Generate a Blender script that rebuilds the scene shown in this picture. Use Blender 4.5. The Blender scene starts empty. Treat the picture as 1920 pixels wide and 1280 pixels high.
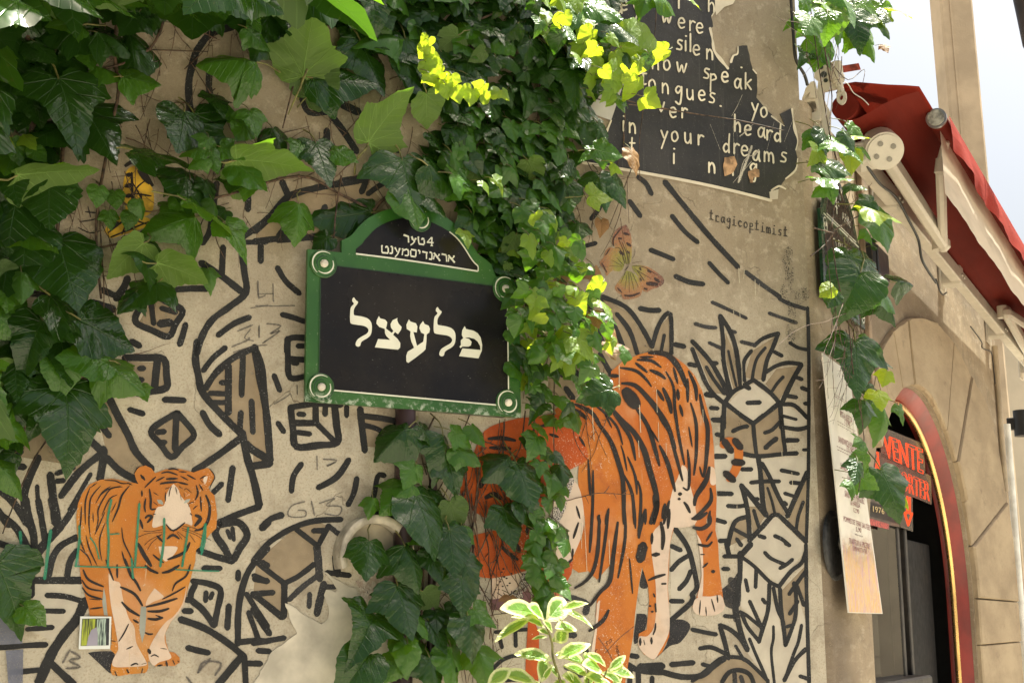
import bpy, bmesh, math, random
from math import sin, cos, atan, radians, pi, sqrt
from mathutils import Vector, Matrix, noise
from mathutils.geometry import tessellate_polygon
R = random.Random(7)
SC = bpy.context.scene
COL = SC.collection
# ---------------------------------------------------------------- camera
FPX = 2500.0                       # focal length in pixels of the 1920 px wide photograph
PITCH = atan(525 / FPX)
CAM = Vector((0, 0, 1.6))
cd = bpy.data.cameras.new('camera'); cam = bpy.data.objects.new('camera', cd); COL.objects.link(cam)
cd.sensor_width = 36; cd.lens = 36 * FPX / 1920; cd.clip_end = 500; cd.clip_start = .05
cam.location = CAM; cam.rotation_euler = (pi/2 + PITCH, 0, 0)
SC.camera = cam
# wall directions: U along the wall, N out of it
U1 = Vector((sin(radians(60.4)), cos(radians(60.4)), 0)); N1 = Vector((U1.y, -U1.x, 0))
U2 = Vector((sin(radians(28.2)), cos(radians(28.2)), 0)); N2 = Vector((U2.y, -U2.x, 0))
Z = Vector((0, 0, 1))
# ---------------------------------------------------------------- sun and sky
SUN_EL = radians(68); DEL = radians(5)
sh = U1 * cos(DEL) - N1 * sin(DEL)
SUNDIR = (sh * cos(SUN_EL) + Z * sin(SUN_EL)).normalized()
w = bpy.data.worlds.new('World'); SC.world = w; w.use_nodes = True
nt = w.node_tree; bg = nt.nodes['Background']
sky = nt.nodes.new('ShaderNodeTexSky'); sky.sky_type = 'NISHITA'; sky.sun_disc = False
sky.sun_elevation = SUN_EL; sky.sun_rotation = math.atan2(SUNDIR.x, SUNDIR.y)
sky.dust_density = 9.0; sky.ozone_density = 0.2; sky.air_density = .7
nt.links.new(sky.outputs[0], bg.inputs[0]); bg.inputs[1].default_value = 0.074
sd = bpy.data.lights.new('sun', 'SUN'); sd.energy = 5.0; sd.angle = radians(.53); sd.color = (1, .95, .86)
so = bpy.data.objects.new('sun', sd); COL.objects.link(so)
so.rotation_euler = SUNDIR.to_track_quat('Z', 'Y').to_euler(); so.location = (0, 0, 20)
SC.view_settings.view_transform = 'Standard'; SC.view_settings.look = 'None'
SC.view_settings.exposure = 1.74; SC.view_settings.gamma = 1
SC.view_settings.use_white_balance = True; SC.view_settings.white_balance_temperature = 6700; SC.view_settings.white_balance_tint = 1
SC.render.engine = 'CYCLES'
SC.cycles.transparent_max_bounces = 24; SC.cycles.max_bounces = 8

# ---------------------------------------------------------------- pixel rays and wall planes
def ray(x, y):
    a = (x - 960) / FPX; b = (640 - y) / FPX
    return Vector((a, cos(PITCH) - b * sin(PITCH), sin(PITCH) + b * cos(PITCH)))
def hit(x, y, o, n, d=0.0):
    r = ray(x, y); return CAM + r * ((o + n * d - CAM).dot(n) / r.dot(n))
P0 = CAM + ray(775, 620).normalized() * 4.0
CORNER = hit(1532, 640, P0, N1); CORNER.z = 0
class Wall:
    """local frame: x along the wall, y = -out, z up, origin at the corner on the ground"""
    def __init__(s, u, n): s.u, s.n, s.o = u, n, CORNER
    def loc(s, x, y, d=0.0):
        q = hit(x, y, s.o, s.n, d) - s.o
        return Vector((q.dot(s.u), -d, q.z))
    def w(s, a, z, d=0.0): return s.o + s.u * a + Z * z + s.n * d
    def mat(s): return Matrix.Translation(s.o) @ Matrix((s.u, -s.n, Z)).transposed().to_4x4()
    def at(s, x, y, d=0.0): return hit(x, y, s.o, s.n, d)
WA = Wall(U1, N1); WB = Wall(U2, N2)
CROPS = {'A': (0, 0), 'B': (480, 0), 'C': (960, 0), 'D': (1420, 0), 'E': (0, 320), 'F': (480, 320), 'G': (960, 320),
         'H': (1420, 320), 'I': (0, 640), 'J': (480, 640), 'K': (960, 640), 'L': (1420, 640), 'M': (0, 940),
         'N': (480, 940), 'O': (960, 940), 'Q': (1420, 940), 'X': (0, 0, 1), 'P3': (1300, 560, 5.333),
         'P4': (1300, 780, 5.333), 'P5': (1300, 1020, 4.925), 'T1': (130, 850, 6.097), 'T2': (130, 1050, 5.567),
         'SG': (640, 390, 6.857), 'LT': (630, 540, 6.4), 'BF': (1110, 400, 7.111), 'BT': (840, 760, 3.368),
         'CT': (880, 1080, 5.647), 'H1': (1490, 90, 5.333), 'H2': (1560, 120, 3.556), 'H3': (1620, 440, 4.267),
         'PL': (1520, 330, 4.925), 'MN': (1530, 650, 5.12), 'MQ': (1540, 880, 5.12)}
def pts(crop, s):
    c = CROPS[crop]; k = c[2] if len(c) > 2 else 3.764
    out = []
    for t in s.split():
        a, b = t.split(','); out.append((c[0] + float(a) / k, c[1] + float(b) / k))
    return out
def parse(crop, text):
    """'w x,y x,y; w x,y ...' -> list of (width px, points px)"""
    c = CROPS[crop]; k = c[2] if len(c) > 2 else 3.764
    res = []
    for part in text.replace('\n', ' ').split(';'):
        t = part.split()
        if len(t) < 2: continue
        res.append((float(t[0]) / k, pts(crop, ' '.join(t[1:]))))
    return res
def smooth(P, n=4):
    if len(P) < 3: return P
    out = []
    Q = [P[0]] + P + [P[-1]]
    for i in range(1, len(Q) - 2):
        p0, p1, p2, p3 = Q[i-1], Q[i], Q[i+1], Q[i+2]
        for j in range(n):
            t = j / n
            out.append(tuple(.5 * (2*p1[k] + (p2[k]-p0[k])*t + (2*p0[k]-5*p1[k]+4*p2[k]-p3[k])*t*t + (3*p1[k]-p0[k]-3*p2[k]+p3[k])*t**3) for k in range(2)))
    out.append(P[-1]); return out

# ---------------------------------------------------------------- object helpers
def link(name, me, parent=None, mats=()):
    o = bpy.data.objects.new(name, me); COL.objects.link(o)
    if parent is not None: o.parent = parent
    for m in mats: me.materials.append(m)
    return o
def tag(o, label=None, cat=None, group=None, kind=None):
    if label: o['label'] = label
    if cat: o['category'] = cat
    if group: o['group'] = group
    if kind: o['kind'] = kind
    return o
def empty(name, mtx, label=None, cat=None, group=None, kind=None):
    o = bpy.data.objects.new(name, None); COL.objects.link(o); o.matrix_world = mtx; o.empty_display_size = .05
    return tag(o, label, cat, group, kind)
class MB:
    """collects faces for one mesh"""
    def __init__(s): s.v = []; s.f = []; s.uv = []; s.sm = []; s.mi = []
    def add(s, vs, fs, uvs=None, smooth=False, mi=0):
        b = len(s.v); s.v += [tuple(p) for p in vs]
        for k, f in enumerate(fs):
            s.f.append([b + i for i in f]); s.sm.append(smooth); s.mi.append(mi)
            s.uv.append([uvs[i] for i in f] if uvs else [(0, 0)] * len(f))
    def box(s, c, sx, sy, sz, M=None, mi=0):
        vs = [Vector((c[0] + i*sx/2, c[1] + j*sy/2, c[2] + k*sz/2)) for i in (-1, 1) for j in (-1, 1) for k in (-1, 1)]
        if M: vs = [M @ v for v in vs]
        s.add(vs, [(0,1,3,2),(4,6,7,5),(0,4,5,1),(2,3,7,6),(0,2,6,4),(1,5,7,3)], mi=mi)
    def bevbox(s, c, sx, sy, sz, bv=.004, M=None, mi=0):
        vs = []; 
        for i in (-1, 1):
            for j in (-1, 1):
                for k in (-1, 1):
                    for a in range(3):
                        p = [c[0]+i*sx/2, c[1]+j*sy/2, c[2]+k*sz/2]
                        for q, sg in ((0, i), (1, j), (2, k)):
                            if q != a: p[q] -= sg*bv
                        vs.append(Vector(p))
        if M: vs = [M @ v for v in vs]
        bm = bmesh.new(); bs = [bm.verts.new(v) for v in vs]
        r = bmesh.ops.convex_hull(bm, input=bs)
        bm.verts.ensure_lookup_table(); bm.verts.index_update()
        s.add([v.co.copy() for v in bm.verts], [[v.index for v in f.verts] for f in bm.faces], mi=mi); bm.free()
    def tube(s, P, r, n=8, caps=True, mi=0, sq=1.0):
        P = [Vector(p) for p in P]; rs = r if isinstance(r, (list, tuple)) else [r] * len(P)
        rings = []; up = Vector((0.13, .21, 1)).normalized()
        for i, p in enumerate(P):
            t = (P[min(i+1, len(P)-1)] - P[max(i-1, 0)]).normalized()
            a = t.cross(up)
            if a.length < .05: a = t.cross(Vector((1, 0, 0)))
            a.normalize(); b = t.cross(a).normalized()
            rings.append([p + (a*cos(2*pi*k/n) + b*sin(2*pi*k/n)*sq) * rs[i] for k in range(n)])
        vs = [v for rg in rings for v in rg]; L = 0; uv = []
        for i in range(len(P)):
            if i: L += (P[i]-P[i-1]).length
            uv += [(k/n, L) for k in range(n)]
        fs = [(i*n+k, i*n+(k+1) % n, (i+1)*n+(k+1) % n, (i+1)*n+k) for i in range(len(P)-1) for k in range(n)]
        s.add(vs, fs, uv, True, mi)
        if caps:
            s.add(rings[0], [tuple(range(n))[::-1]], mi=mi); s.add(rings[-1], [tuple(range(n))], mi=mi)
    def cyl(s, a, b, r, n=24, r2=None, mi=0): s.tube([a, b], [r, r if r2 is None else r2], n, True, mi)
    def poly(s, P, thick=None, dirv=None, mi=0):
        """planar polygon (list of Vector); with thick, extruded by -dirv*thick"""
        tri = tessellate_polygon([P]); nrm = sum(((P[b]-P[a]).cross(P[c]-P[a]) for a, b, c in tri), Vector((0, 0, 0)))
        ref = dirv if dirv is not None else nrm
        tri2 = []
        for t in tri:
            a, b, c = t; 
            tri2.append(t if (P[b]-P[a]).cross(P[c]-P[a]).dot(ref) > 0 else (a, c, b))
        s.add(P, tri2, mi=mi)
        if thick:
            n = len(P); Q = [p - dirv * thick for p in P]
            s.add(P + Q, [(i, (i+1) % n, n+(i+1) % n, n+i) for i in range(n)], mi=mi)
            s.add(Q, [t[::-1] for t in tri2], mi=mi)
    def build(s, name, parent=None, mats=(), world=None):
        me = bpy.data.meshes.new(name); me.from_pydata(s.v, [], s.f)
        uvl = me.uv_layers.new(name='UVMap'); k = 0
        flat = [c for f in s.uv for u in f for c in u]
        uvl.data.foreach_set('uv', flat)
        me.polygons.foreach_set('use_smooth', s.sm); me.polygons.foreach_set('material_index', s.mi)
        me.update()
        o = link(name, me, parent, mats)
        return o

# ---------------------------------------------------------------- material helpers
class NG:
    def __init__(s, name):
        s.m = bpy.data.materials.new(name); s.m.use_nodes = True; s.t = s.m.node_tree; s.N = s.t.nodes
        s.N.clear(); s.out = s.N.new('ShaderNodeOutputMaterial')
    def n(s, typ, **k):
        nd = s.N.new('ShaderNode' + typ)
        for a, b in k.items(): setattr(nd, a, b)
        return nd
    def l(s, a, b): s.t.links.new(a, b)
    def put(s, sock, val):
        if hasattr(val, 'links') or isinstance(val, bpy.types.NodeSocket): s.l(val, sock)
        elif isinstance(val, (tuple, list)) and len(val) == 3 and sock.type == 'RGBA': sock.default_value = (*val, 1)
        else: sock.default_value = val
    def math(s, op, a, b=0.0, c=None, clamp=False):
        nd = s.n('Math', operation=op, use_clamp=clamp); s.put(nd.inputs[0], a); s.put(nd.inputs[1], b)
        if c is not None: s.put(nd.inputs[2], c)
        return nd.outputs[0]
    def ss(s, lo, hi, v):
        nd = s.n('MapRange', interpolation_type='SMOOTHSTEP'); s.put(nd.inputs[0], v); s.put(nd.inputs[1], lo); s.put(nd.inputs[2], hi)
        return nd.outputs[0]
    def noise(s, scale, detail=4, rough=.55, vec=None, dist=0.0):
        nd = s.n('TexNoise'); nd.inputs['Scale'].default_value = scale; nd.inputs['Detail'].default_value = detail
        nd.inputs['Roughness'].default_value = rough; nd.inputs['Distortion'].default_value = dist
        s.l(vec if vec is not None else s.obj(), nd.inputs['Vector']); return nd.outputs[0]
    def obj(s):
        if not hasattr(s, '_tc'): s._tc = s.n('TexCoord')
        return s._tc.outputs['Object']
    def uv(s):
        s.obj(); return s._tc.outputs['UV']
    def mix(s, f, a, b, typ='MIX'):
        nd = s.n('Mix', data_type='RGBA', blend_type=typ)
        s.put(nd.inputs[0], f); s.put(nd.inputs[6], a); s.put(nd.inputs[7], b); return nd.outputs[2]
    def map(s, sc, vec=None):
        nd = s.n('Mapping'); nd.inputs['Scale'].default_value = sc; s.l(vec or s.obj(), nd.inputs[0]); return nd.outputs[0]
    def bump(s, h, dist=.002, strength=1.0, prev=None):
        nd = s.n('Bump'); nd.inputs['Strength'].default_value = strength; nd.inputs['Distance'].default_value = dist
        s.l(h, nd.inputs['Height'])
        if prev is not None: s.l(prev, nd.inputs['Normal'])
        return nd.outputs[0]
    def bsdf(s, col, rough=.6, metal=0.0, normal=None, alpha=None, spec=.5, **k):
        p = s.n('BsdfPrincipled'); s.put(p.inputs['Base Color'], col); s.put(p.inputs['Roughness'], rough)
        s.put(p.inputs['Metallic'], metal); s.put(p.inputs['Specular IOR Level'], spec)
        if normal is not None: s.l(normal, p.inputs['Normal'])
        if alpha is not None: s.put(p.inputs['Alpha'], alpha)
        for a, b in k.items(): s.put(p.inputs[a.replace('_', ' ')], b)
        s.p = p; return p.outputs[0]
    def end(s, shader): s.l(shader, s.out.inputs[0]); return s.m
def lin(r, g, b):
    f = lambda c: (c/255/12.92) if c/255 <= .04045 else ((c/255+.055)/1.055)**2.4
    return (f(r), f(g), f(b))
def plain(name, col, rough=.6, metal=0.0, var=.12, scale=8, bump=.0, bscale=60, spec=.5):
    g = NG(name); n = g.noise(scale, 5)
    c2 = tuple(max(0, c*(1-var*2.2)) for c in col); c1 = tuple(min(1, c*(1+var)) for c in col)
    c = g.mix(g.ss(.3, .7, n), c2, c1)
    nm = g.bump(g.noise(bscale, 4), bump) if bump else None
    rg = g.math('MULTIPLY_ADD', g.noise(scale*3, 3), .25, rough-.12)
    return g.end(g.bsdf(c, rg, metal, nm, spec=spec))
# paint on plaster: edge alpha from the uv across the stroke, chips from noise
def paint(name, col, soft=.06, chips=.30, alpha=1.0, var=.2, rough=.75, ragged=.12, dusty=0.0):
    g = NG(name); o = g.obj()
    sep = g.n('SeparateXYZ'); g.l(g.uv(), sep.inputs[0])
    v = g.math('ABSOLUTE', sep.outputs[1])
    e = g.math('ADD', v, g.math('MULTIPLY', g.math('SUBTRACT', g.noise(140, 3), .5), ragged*2))
    a = g.math('SUBTRACT', 1.0, g.ss(1.0 - soft - ragged*.5, 1.0 - ragged*.3, e))
    ch = g.ss(chips - .012, chips + .012, g.noise(420, 2, .6))
    ch2 = g.ss(.235, .26, g.noise(70, 5, .65))
    a = g.math('MULTIPLY', g.math('MULTIPLY', a, ch), ch2)
    if dusty:
        a = g.math('MULTIPLY', a, g.math('SUBTRACT', 1.0, g.math('MULTIPLY', g.ss(.45, .75, g.noise(6, 5)), dusty)))
    a = g.math('MULTIPLY', a, alpha)
    n = g.noise(9, 5, .6)
    c = g.mix(g.ss(.3, .75, n), tuple(x*(1-var) for x in col), tuple(min(1, x*(1+var)+.004) for x in col))
    c = g.mix(g.math('MULTIPLY', g.math('MULTIPLY', g.ss(.66, .70, g.noise(230, 2)), g.ss(.46, .60, g.noise(4, 4))), .6), c, tuple(x*.4+.30 for x in col))
    c = g.mix(g.math('MULTIPLY', g.ss(.46, .70, g.noise(14, 6, .7)), .28), c, tuple(x*.8+.035 for x in col))
    nm = g.bump(g.noise(330, 4, .6), .0009)
    return g.end(g.bsdf(c, rough, 0, nm, a, spec=.25))
# ================================================================ THE PAINTED WALL
def mat_plaster(name, side=False):
    g = NG(name); o = g.obj(); sp = g.n('SeparateXYZ'); g.l(o, sp.inputs[0])
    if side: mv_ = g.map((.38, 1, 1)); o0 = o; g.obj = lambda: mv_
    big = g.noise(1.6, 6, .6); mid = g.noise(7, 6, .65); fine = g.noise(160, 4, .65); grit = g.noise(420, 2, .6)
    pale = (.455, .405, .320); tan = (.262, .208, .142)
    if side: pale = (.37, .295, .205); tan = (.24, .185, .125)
    # the ground coat of the mural gets darker and browner above about 2.7 m
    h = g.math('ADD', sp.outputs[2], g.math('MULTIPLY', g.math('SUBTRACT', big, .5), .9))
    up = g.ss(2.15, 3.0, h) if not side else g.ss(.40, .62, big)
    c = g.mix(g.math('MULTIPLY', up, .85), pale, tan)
    c = g.mix(g.math('MULTIPLY', g.ss(.47, .66, mid), .50), c, tuple(x*.68 for x in tan))
    c = g.mix(g.math('MULTIPLY', g.ss(.50, .64, g.noise(22, 6, .7)), .35), c, (.56, .49, .385))
    c = g.mix(g.math('MULTIPLY', g.ss(.50, .62, g.noise(3.1, 7, .7)), .42), c, (.255, .215, .165))
    # vertical water stains
    st = g.noise(1.0, 5, .6, g.map((14, 14, 1.1)))
    c = g.mix(g.math('MULTIPLY', g.ss(.55, .75, st), .30), c, (.20, .155, .11))
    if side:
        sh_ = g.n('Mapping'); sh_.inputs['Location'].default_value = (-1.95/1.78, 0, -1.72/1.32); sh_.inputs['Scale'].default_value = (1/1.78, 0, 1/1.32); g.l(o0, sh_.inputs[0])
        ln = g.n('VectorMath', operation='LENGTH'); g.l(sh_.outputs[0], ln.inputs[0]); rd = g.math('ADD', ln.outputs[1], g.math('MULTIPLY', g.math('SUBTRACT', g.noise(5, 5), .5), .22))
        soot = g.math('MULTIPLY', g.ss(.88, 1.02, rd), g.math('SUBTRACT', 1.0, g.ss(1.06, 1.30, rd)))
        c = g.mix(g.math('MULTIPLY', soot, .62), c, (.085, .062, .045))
        c = g.mix(g.math('MULTIPLY', g.ss(.45, .62, g.noise(1, 6, .65, g.map((20, 20, 3)))), .25), c, (.17, .13, .10))
    # sandy speckle, lichen dots, pits
    c = g.mix(g.math('MULTIPLY', g.ss(.50, .64, fine), .45), c, (.23, .175, .115))
    c = g.mix(g.math('MULTIPLY', g.ss(.64, .70, grit), .45), c, (.12, .09, .06))
    c = g.mix(g.math('MULTIPLY', g.ss(.66, .72, g.noise(380, 2, .5, g.map((1, 1, 1.3)))), .35), c, (.75, .68, .56))
    # hairline cracks
    vo = g.n('TexVoronoi', feature='DISTANCE_TO_EDGE'); vo.inputs['Scale'].default_value = 2.3
    wv = g.n('VectorMath', operation='ADD'); nz = g.n('TexNoise'); nz.inputs['Scale'].default_value = 5; nz.inputs['Detail'].default_value = 6
    g.l(o, nz.inputs['Vector']); mlt = g.n('VectorMath', operation='SCALE'); g.l(nz.outputs[1], mlt.inputs[0]); mlt.inputs[3].default_value = .35
    g.l(o, wv.inputs[0]); g.l(mlt.outputs[0], wv.inputs[1]); g.l(wv.outputs[0], vo.inputs['Vector'])
    cr = g.math('SUBTRACT', 1.0, g.ss(.0, .0035, vo.outputs[0]))
    cr = g.math('MULTIPLY', cr, g.ss(.50, .60, g.noise(2.2, 3)))
    c = g.mix(g.math('MULTIPLY', cr, .6), c, (.10, .075, .05))
    nm = g.bump(mid, .006, .8); nm = g.bump(fine, .0022, .9, nm); nm = g.bump(grit, .0012, .8, nm)
    nm = g.bump(g.math('SUBTRACT', 1.0, cr), .002, 1, nm)
    return g.end(g.bsdf(c, g.math('MULTIPLY_ADD', mid, .2, .72), 0, nm, spec=.22))
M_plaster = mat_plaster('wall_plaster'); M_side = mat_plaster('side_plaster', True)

mural = empty('painted_wall', WA.mat(), 'tall plaster wall painted with tigers, butterflies and thick black line figures', 'wall')
# wall slab, with a rounded corner at the right end, tessellated so its face is slightly uneven
mb = MB(); nx, nz = 150, 150; x0, x1, z0, z1 = -3.9, -.03, 0.0, 5.4
def wz(x, z): return .0
vs = [(x0 + (x1-x0)*i/nx, 0, z0 + (z1-z0)*j/nz) for j in range(nz+1) for i in range(nx+1)]
mb.add(vs, [(j*(nx+1)+i, j*(nx+1)+i+1, (j+1)*(nx+1)+i+1, (j+1)*(nx+1)+i) for j in range(nz) for i in range(nx)], smooth=True)
mb.add([(x0,0,z0),(x0,.4,z0),(x0,.4,z1),(x0,0,z1)], [(0,3,2,1)])
mb.add([(x0,0,z1),(x1,0,z1),(x1,.4,z1),(x0,.4,z1)], [(0,1,2,3)])
mb.add([(x0,.4,z0),(x1,.4,z0),(x1,.4,z1),(x0,.4,z1)], [(0,3,2,1)])
mb.add([(x1,0,z0),(x1,.4,z0),(x1,.4,z1),(x1,0,z1)], [(0,1,2,3)])
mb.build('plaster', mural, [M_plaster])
# rounded corner bead between the two walls
inv = WA.mat().inverted()
cb = MB(); n = 10; ang = []
pa = Vector((-.03, 0, 0)); pb = inv @ (WB.w(.03, 0, 0)); pm = Vector((0, 0, 0))
prof = [pa*(1-t)**2 + pm*2*t*(1-t) + pb*t*t for t in [k/n for k in range(n+1)]]
vs = []
for j in range(41):
    for p in prof: vs.append((p.x, p.y, 3.5*j/40))
cb.add(vs, [(j*(n+1)+i, j*(n+1)+i+1, (j+1)*(n+1)+i+1, (j+1)*(n+1)+i) for j in range(40) for i in range(n)], smooth=True)
cb.build('corner_edge', mural, [M_side])

def ribbon(mb, wall, P, w, d, taper=0.0, cap=True, wob=.07, step=7.0):
    """a brush stroke as a strip on the wall; w and P in photograph pixels"""
    P = smooth(P)
    # resample
    Q = [P[0]]; acc = 0
    for a, b in zip(P, P[1:]):
        L = math.dist(a, b); m = max(1, int(L/step + .5))
        for k in range(1, m+1): Q.append((a[0]+(b[0]-a[0])*k/m, a[1]+(b[1]-a[1])*k/m))
    n = len(Q); tot = sum(math.dist(a, b) for a, b in zip(Q, Q[1:])) + 1e-6
    tang = []
    for i in range(n):
        a, b = Q[max(i-1, 0)], Q[min(i+1, n-1)]; L = math.dist(a, b) or 1
        tang.append(((b[0]-a[0])/L, (b[1]-a[1])/L))
    prof = []; s = 0
    for i in range(n):
        if i: s += math.dist(Q[i-1], Q[i])
        t = s/tot
        k = 1.0
        if taper: k = (1-taper) + taper * (max(0.0, sin(pi*min(max(t, .0), 1)))**.6)
        k *= 1 + wob*noise.noise(Vector((Q[i][0]*.05, Q[i][1]*.05, w)))*2
        prof.append((Q[i], tang[i], k*w/2))
    if cap and not taper:
        def capp(q, t, sg, r): return [((q[0]+sg*t[0]*r*c, q[1]+sg*t[1]*r*c), t, r*sqrt(max(0, 1-c*c))) for c in (.45, .8, .97)]
        prof = capp(Q[0], tang[0], -1, prof[0][2]*.8)[::-1] + prof + capp(Q[-1], tang[-1], 1, prof[-1][2]*.8)
    vs = []; uv = []; s = 0
    for i, (q, t, h) in enumerate(prof):
        if i: s += math.dist(prof[i-1][0], q)
        nx_, ny_ = -t[1], t[0]; h = max(h, .15)
        for k, sg in ((0, -1), (1, 0), (2, 1)):
            vs.append(wall.loc(q[0]+nx_*h*sg, q[1]+ny_*h*sg, d)); uv.append((s*.0016, sg))
    fs = []
    for i in range(len(prof)-1):
        fs += [(i*3, i*3+1, i*3+4, i*3+3), (i*3+1, i*3+2, i*3+5, i*3+4)]
    mb.add(vs, fs, uv)
class Lines:
    def __init__(s, wall, base, stepd=.00006, n=14): s.mb = MB(); s.wall = wall; s.b = base; s.k = 0; s.sd = stepd; s.nn = n
    def add(s, crop, text, **kw):
        for w, P in parse(crop, text):
            if len(P) == 1: P = [(P[0][0]-.8, P[0][1]), (P[0][0]+.8, P[0][1])]
            ribbon(s.mb, s.wall, P, w, s.b + (s.k % s.nn)*s.sd, **kw); s.k += 1
    def build(s, name, parent, m): return s.mb.build(name, parent, [m])
def patch(mb, wall, crop, text, d, smoothit=False, sub=True):
    P = pts(crop, text)
    if smoothit: P = smooth(P + [P[0]], 4)[:-1]
    V = [wall.loc(x, y, d) for x, y in P]
    mb.poly(V, dirv=Vector((0, -1, 0)))

M_black = paint('black_wall_paint', (.019, .019, .020), chips=.28, ragged=.12, dusty=.12)
M_blackR = paint('worn_black_wall_paint', (.035, .034, .036), chips=.32, ragged=.20, dusty=.35)
M_grey = paint('grey_spray_tag', (.10, .09, .085), soft=.8, chips=.30, alpha=.75, ragged=.35)
M_stripe = paint('black_stencil_spray', (.022, .018, .017), soft=.25, chips=.26, ragged=.08)
M_green = paint('green_paint_drip', (.03, .22, .13), soft=.25, chips=.25, alpha=.78, ragged=.2)

L = Lines(WA, .0008)
# left third of the wall
L.add('E', '''60 290,350 430,530; 60 240,530 330,620; 52 1420,650 1560,740 1700,850; 52 1710,590 1725,720 1735,860 1620,960 1500,1050 1430,1160 1390,1290; 48 1575,540 1565,740;
 48 1240,840 1350,832 1460,835; 52 1090,880 1200,935 1290,990 1240,1080 1190,1170 1070,1125 960,1070 975,990 1060,895; 42 1060,910 1075,1000 1085,1080; 40 1140,970 1240,1000; 60 1130,1080 1200,1070;
 48 1310,1085 1290,1160 1268,1225; 46 1540,1160 1650,1080 1760,1035; 46 1680,495 1880,350; 42 1700,505 1880,505; 48 1840,530 1840,640; 50 1430,510 1480,430 1500,300 1530,90; 48 1735,-20 1750,120 1750,275;
 48 720,840 830,890; 60 650,930 800,980; 60 900,760 870,830 820,900; 55 345,900 395,950 385,1010; 50 190,860 320,880; 48 930,1205 985,1235; 60 700,1180 720,1290; 80 470,1220 640,1285; 60 0,860 60,900''')
L.add('I', '''72 730,-30 700,100 650,250 630,380 600,520; 58 720,240 760,370 820,500 900,650 960,780 1070,900; 52 650,400 700,560 770,665; 46 200,310 380,345 600,400; 48 190,450 300,420 400,465 560,468;
 48 550,290 610,290; 52 120,165 240,175; 42 10,255 135,262; 56 880,115 1020,115 1155,125 1175,240 1175,325 1070,350 975,365 915,270; 58 1110,140 1090,330; 44 985,190 1015,190; 44 985,268 1005,270;
 50 1160,410 1300,415; 46 915,480 1010,510; 50 1250,505 1310,570 1370,660 1290,740 1210,815 1130,720 1065,635 1150,560 1250,505; 50 1245,520 1240,640 1235,760; 42 1110,640 1160,635; 42 1130,712 1165,710;
 50 1430,500 1480,590 1550,655; 55 1390,0 1380,130 1400,240 1430,360 1540,490 1700,650; 55 1700,680 1540,800 1370,915; 58 1710,640 1740,800 1790,970 1830,1155; 52 1830,1165 1690,1215 1550,1275;
 52 1450,330 1530,215 1650,115 1795,45; 48 1800,50 1850,180 1870,400 1895,600; 44 1435,205 1500,120 1590,45; 55 1612,170 1612,500; 42 1480,365 1600,370; 42 1560,290 1610,292; 40 1500,430 1590,430; 46 1715,90 1705,380;
 44 1700,500 1690,650; 46 1775,420 1785,640; 44 1740,715 1810,780 1885,835; 44 1780,880 1890,862; 48 1642,890 1610,1120; 44 1505,1065 1565,1005;
 58 640,700 715,770; 58 710,795 560,920 430,1090; 64 355,940 375,1100 390,1280; 40 400,930 520,890; 40 400,985 450,980; 66 730,760 725,860 705,970; 58 755,820 850,915 980,985; 34 640,935 560,1070 490,1190;
 48 45,785 150,780; 50 -10,720 90,690; 52 -10,860 170,885; 62 270,820 200,980 170,1120 200,1290; 34 262,1020 270,1130 300,1290; 62 -10,1040 90,1130 190,1280; 62 -20,1190 60,1290''')
L.add('M', '''60 180,-20 200,100 240,260 232,400; 60 -20,80 100,170 160,260 225,400; 52 -10,290 130,350 232,410; 55 -10,490 100,475 232,430; 75 370,-20 395,100 410,160; 52 560,-20 480,110 410,200; 68 430,170 330,280 240,390;
 50 270,-10 295,130 318,270; 52 545,250 430,310 370,400 345,520; 50 545,345 495,420 475,525; 56 240,555 570,555; 56 225,430 220,660; 44 330,660 460,668 590,705; 40 310,770 450,772; 78 600,705 540,830 450,940 360,1080 275,1280;
 40 190,900 370,885; 44 -10,1030 170,1015 325,1008; 42 75,1205 190,1195 300,1185; 58 350,1130 450,1225 520,1290; 58 1545,150 1520,225 1580,320 1640,410 1690,330 1745,235 1680,145 1560,160; 34 1640,185 1650,270; 34 1605,205 1625,255;
 50 1405,345 1520,385 1640,420; 46 1440,470 1555,470; 42 1682,495 1680,545; 50 1360,560 1460,575 1555,620 1540,740 1510,870; 50 1380,580 1345,680 1430,760 1510,870; 40 1455,640 1450,700; 38 1500,645 1485,680; 44 1310,690 1350,695;
 44 1300,770 1350,772; 54 1275,830 1440,890 1600,990 1715,1085; 58 1715,1080 1630,1180 1540,1290; 46 1725,1085 1735,1290; 48 1615,735 1605,890; 48 1325,1030 1400,1050 1470,1065; 44 1750,1140 1840,1142; 44 1825,1052 1890,1055;
 50 1890,330 1760,480 1700,650 1680,820 1680,1000; 46 1690,990 1800,980 1890,985; 40 1790,520 1890,560; 42 1740,650 1810,760 1890,880; 44 1755,780 1820,960; 42 1850,425 1890,450; 60 1850,185 1895,140''')
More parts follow.
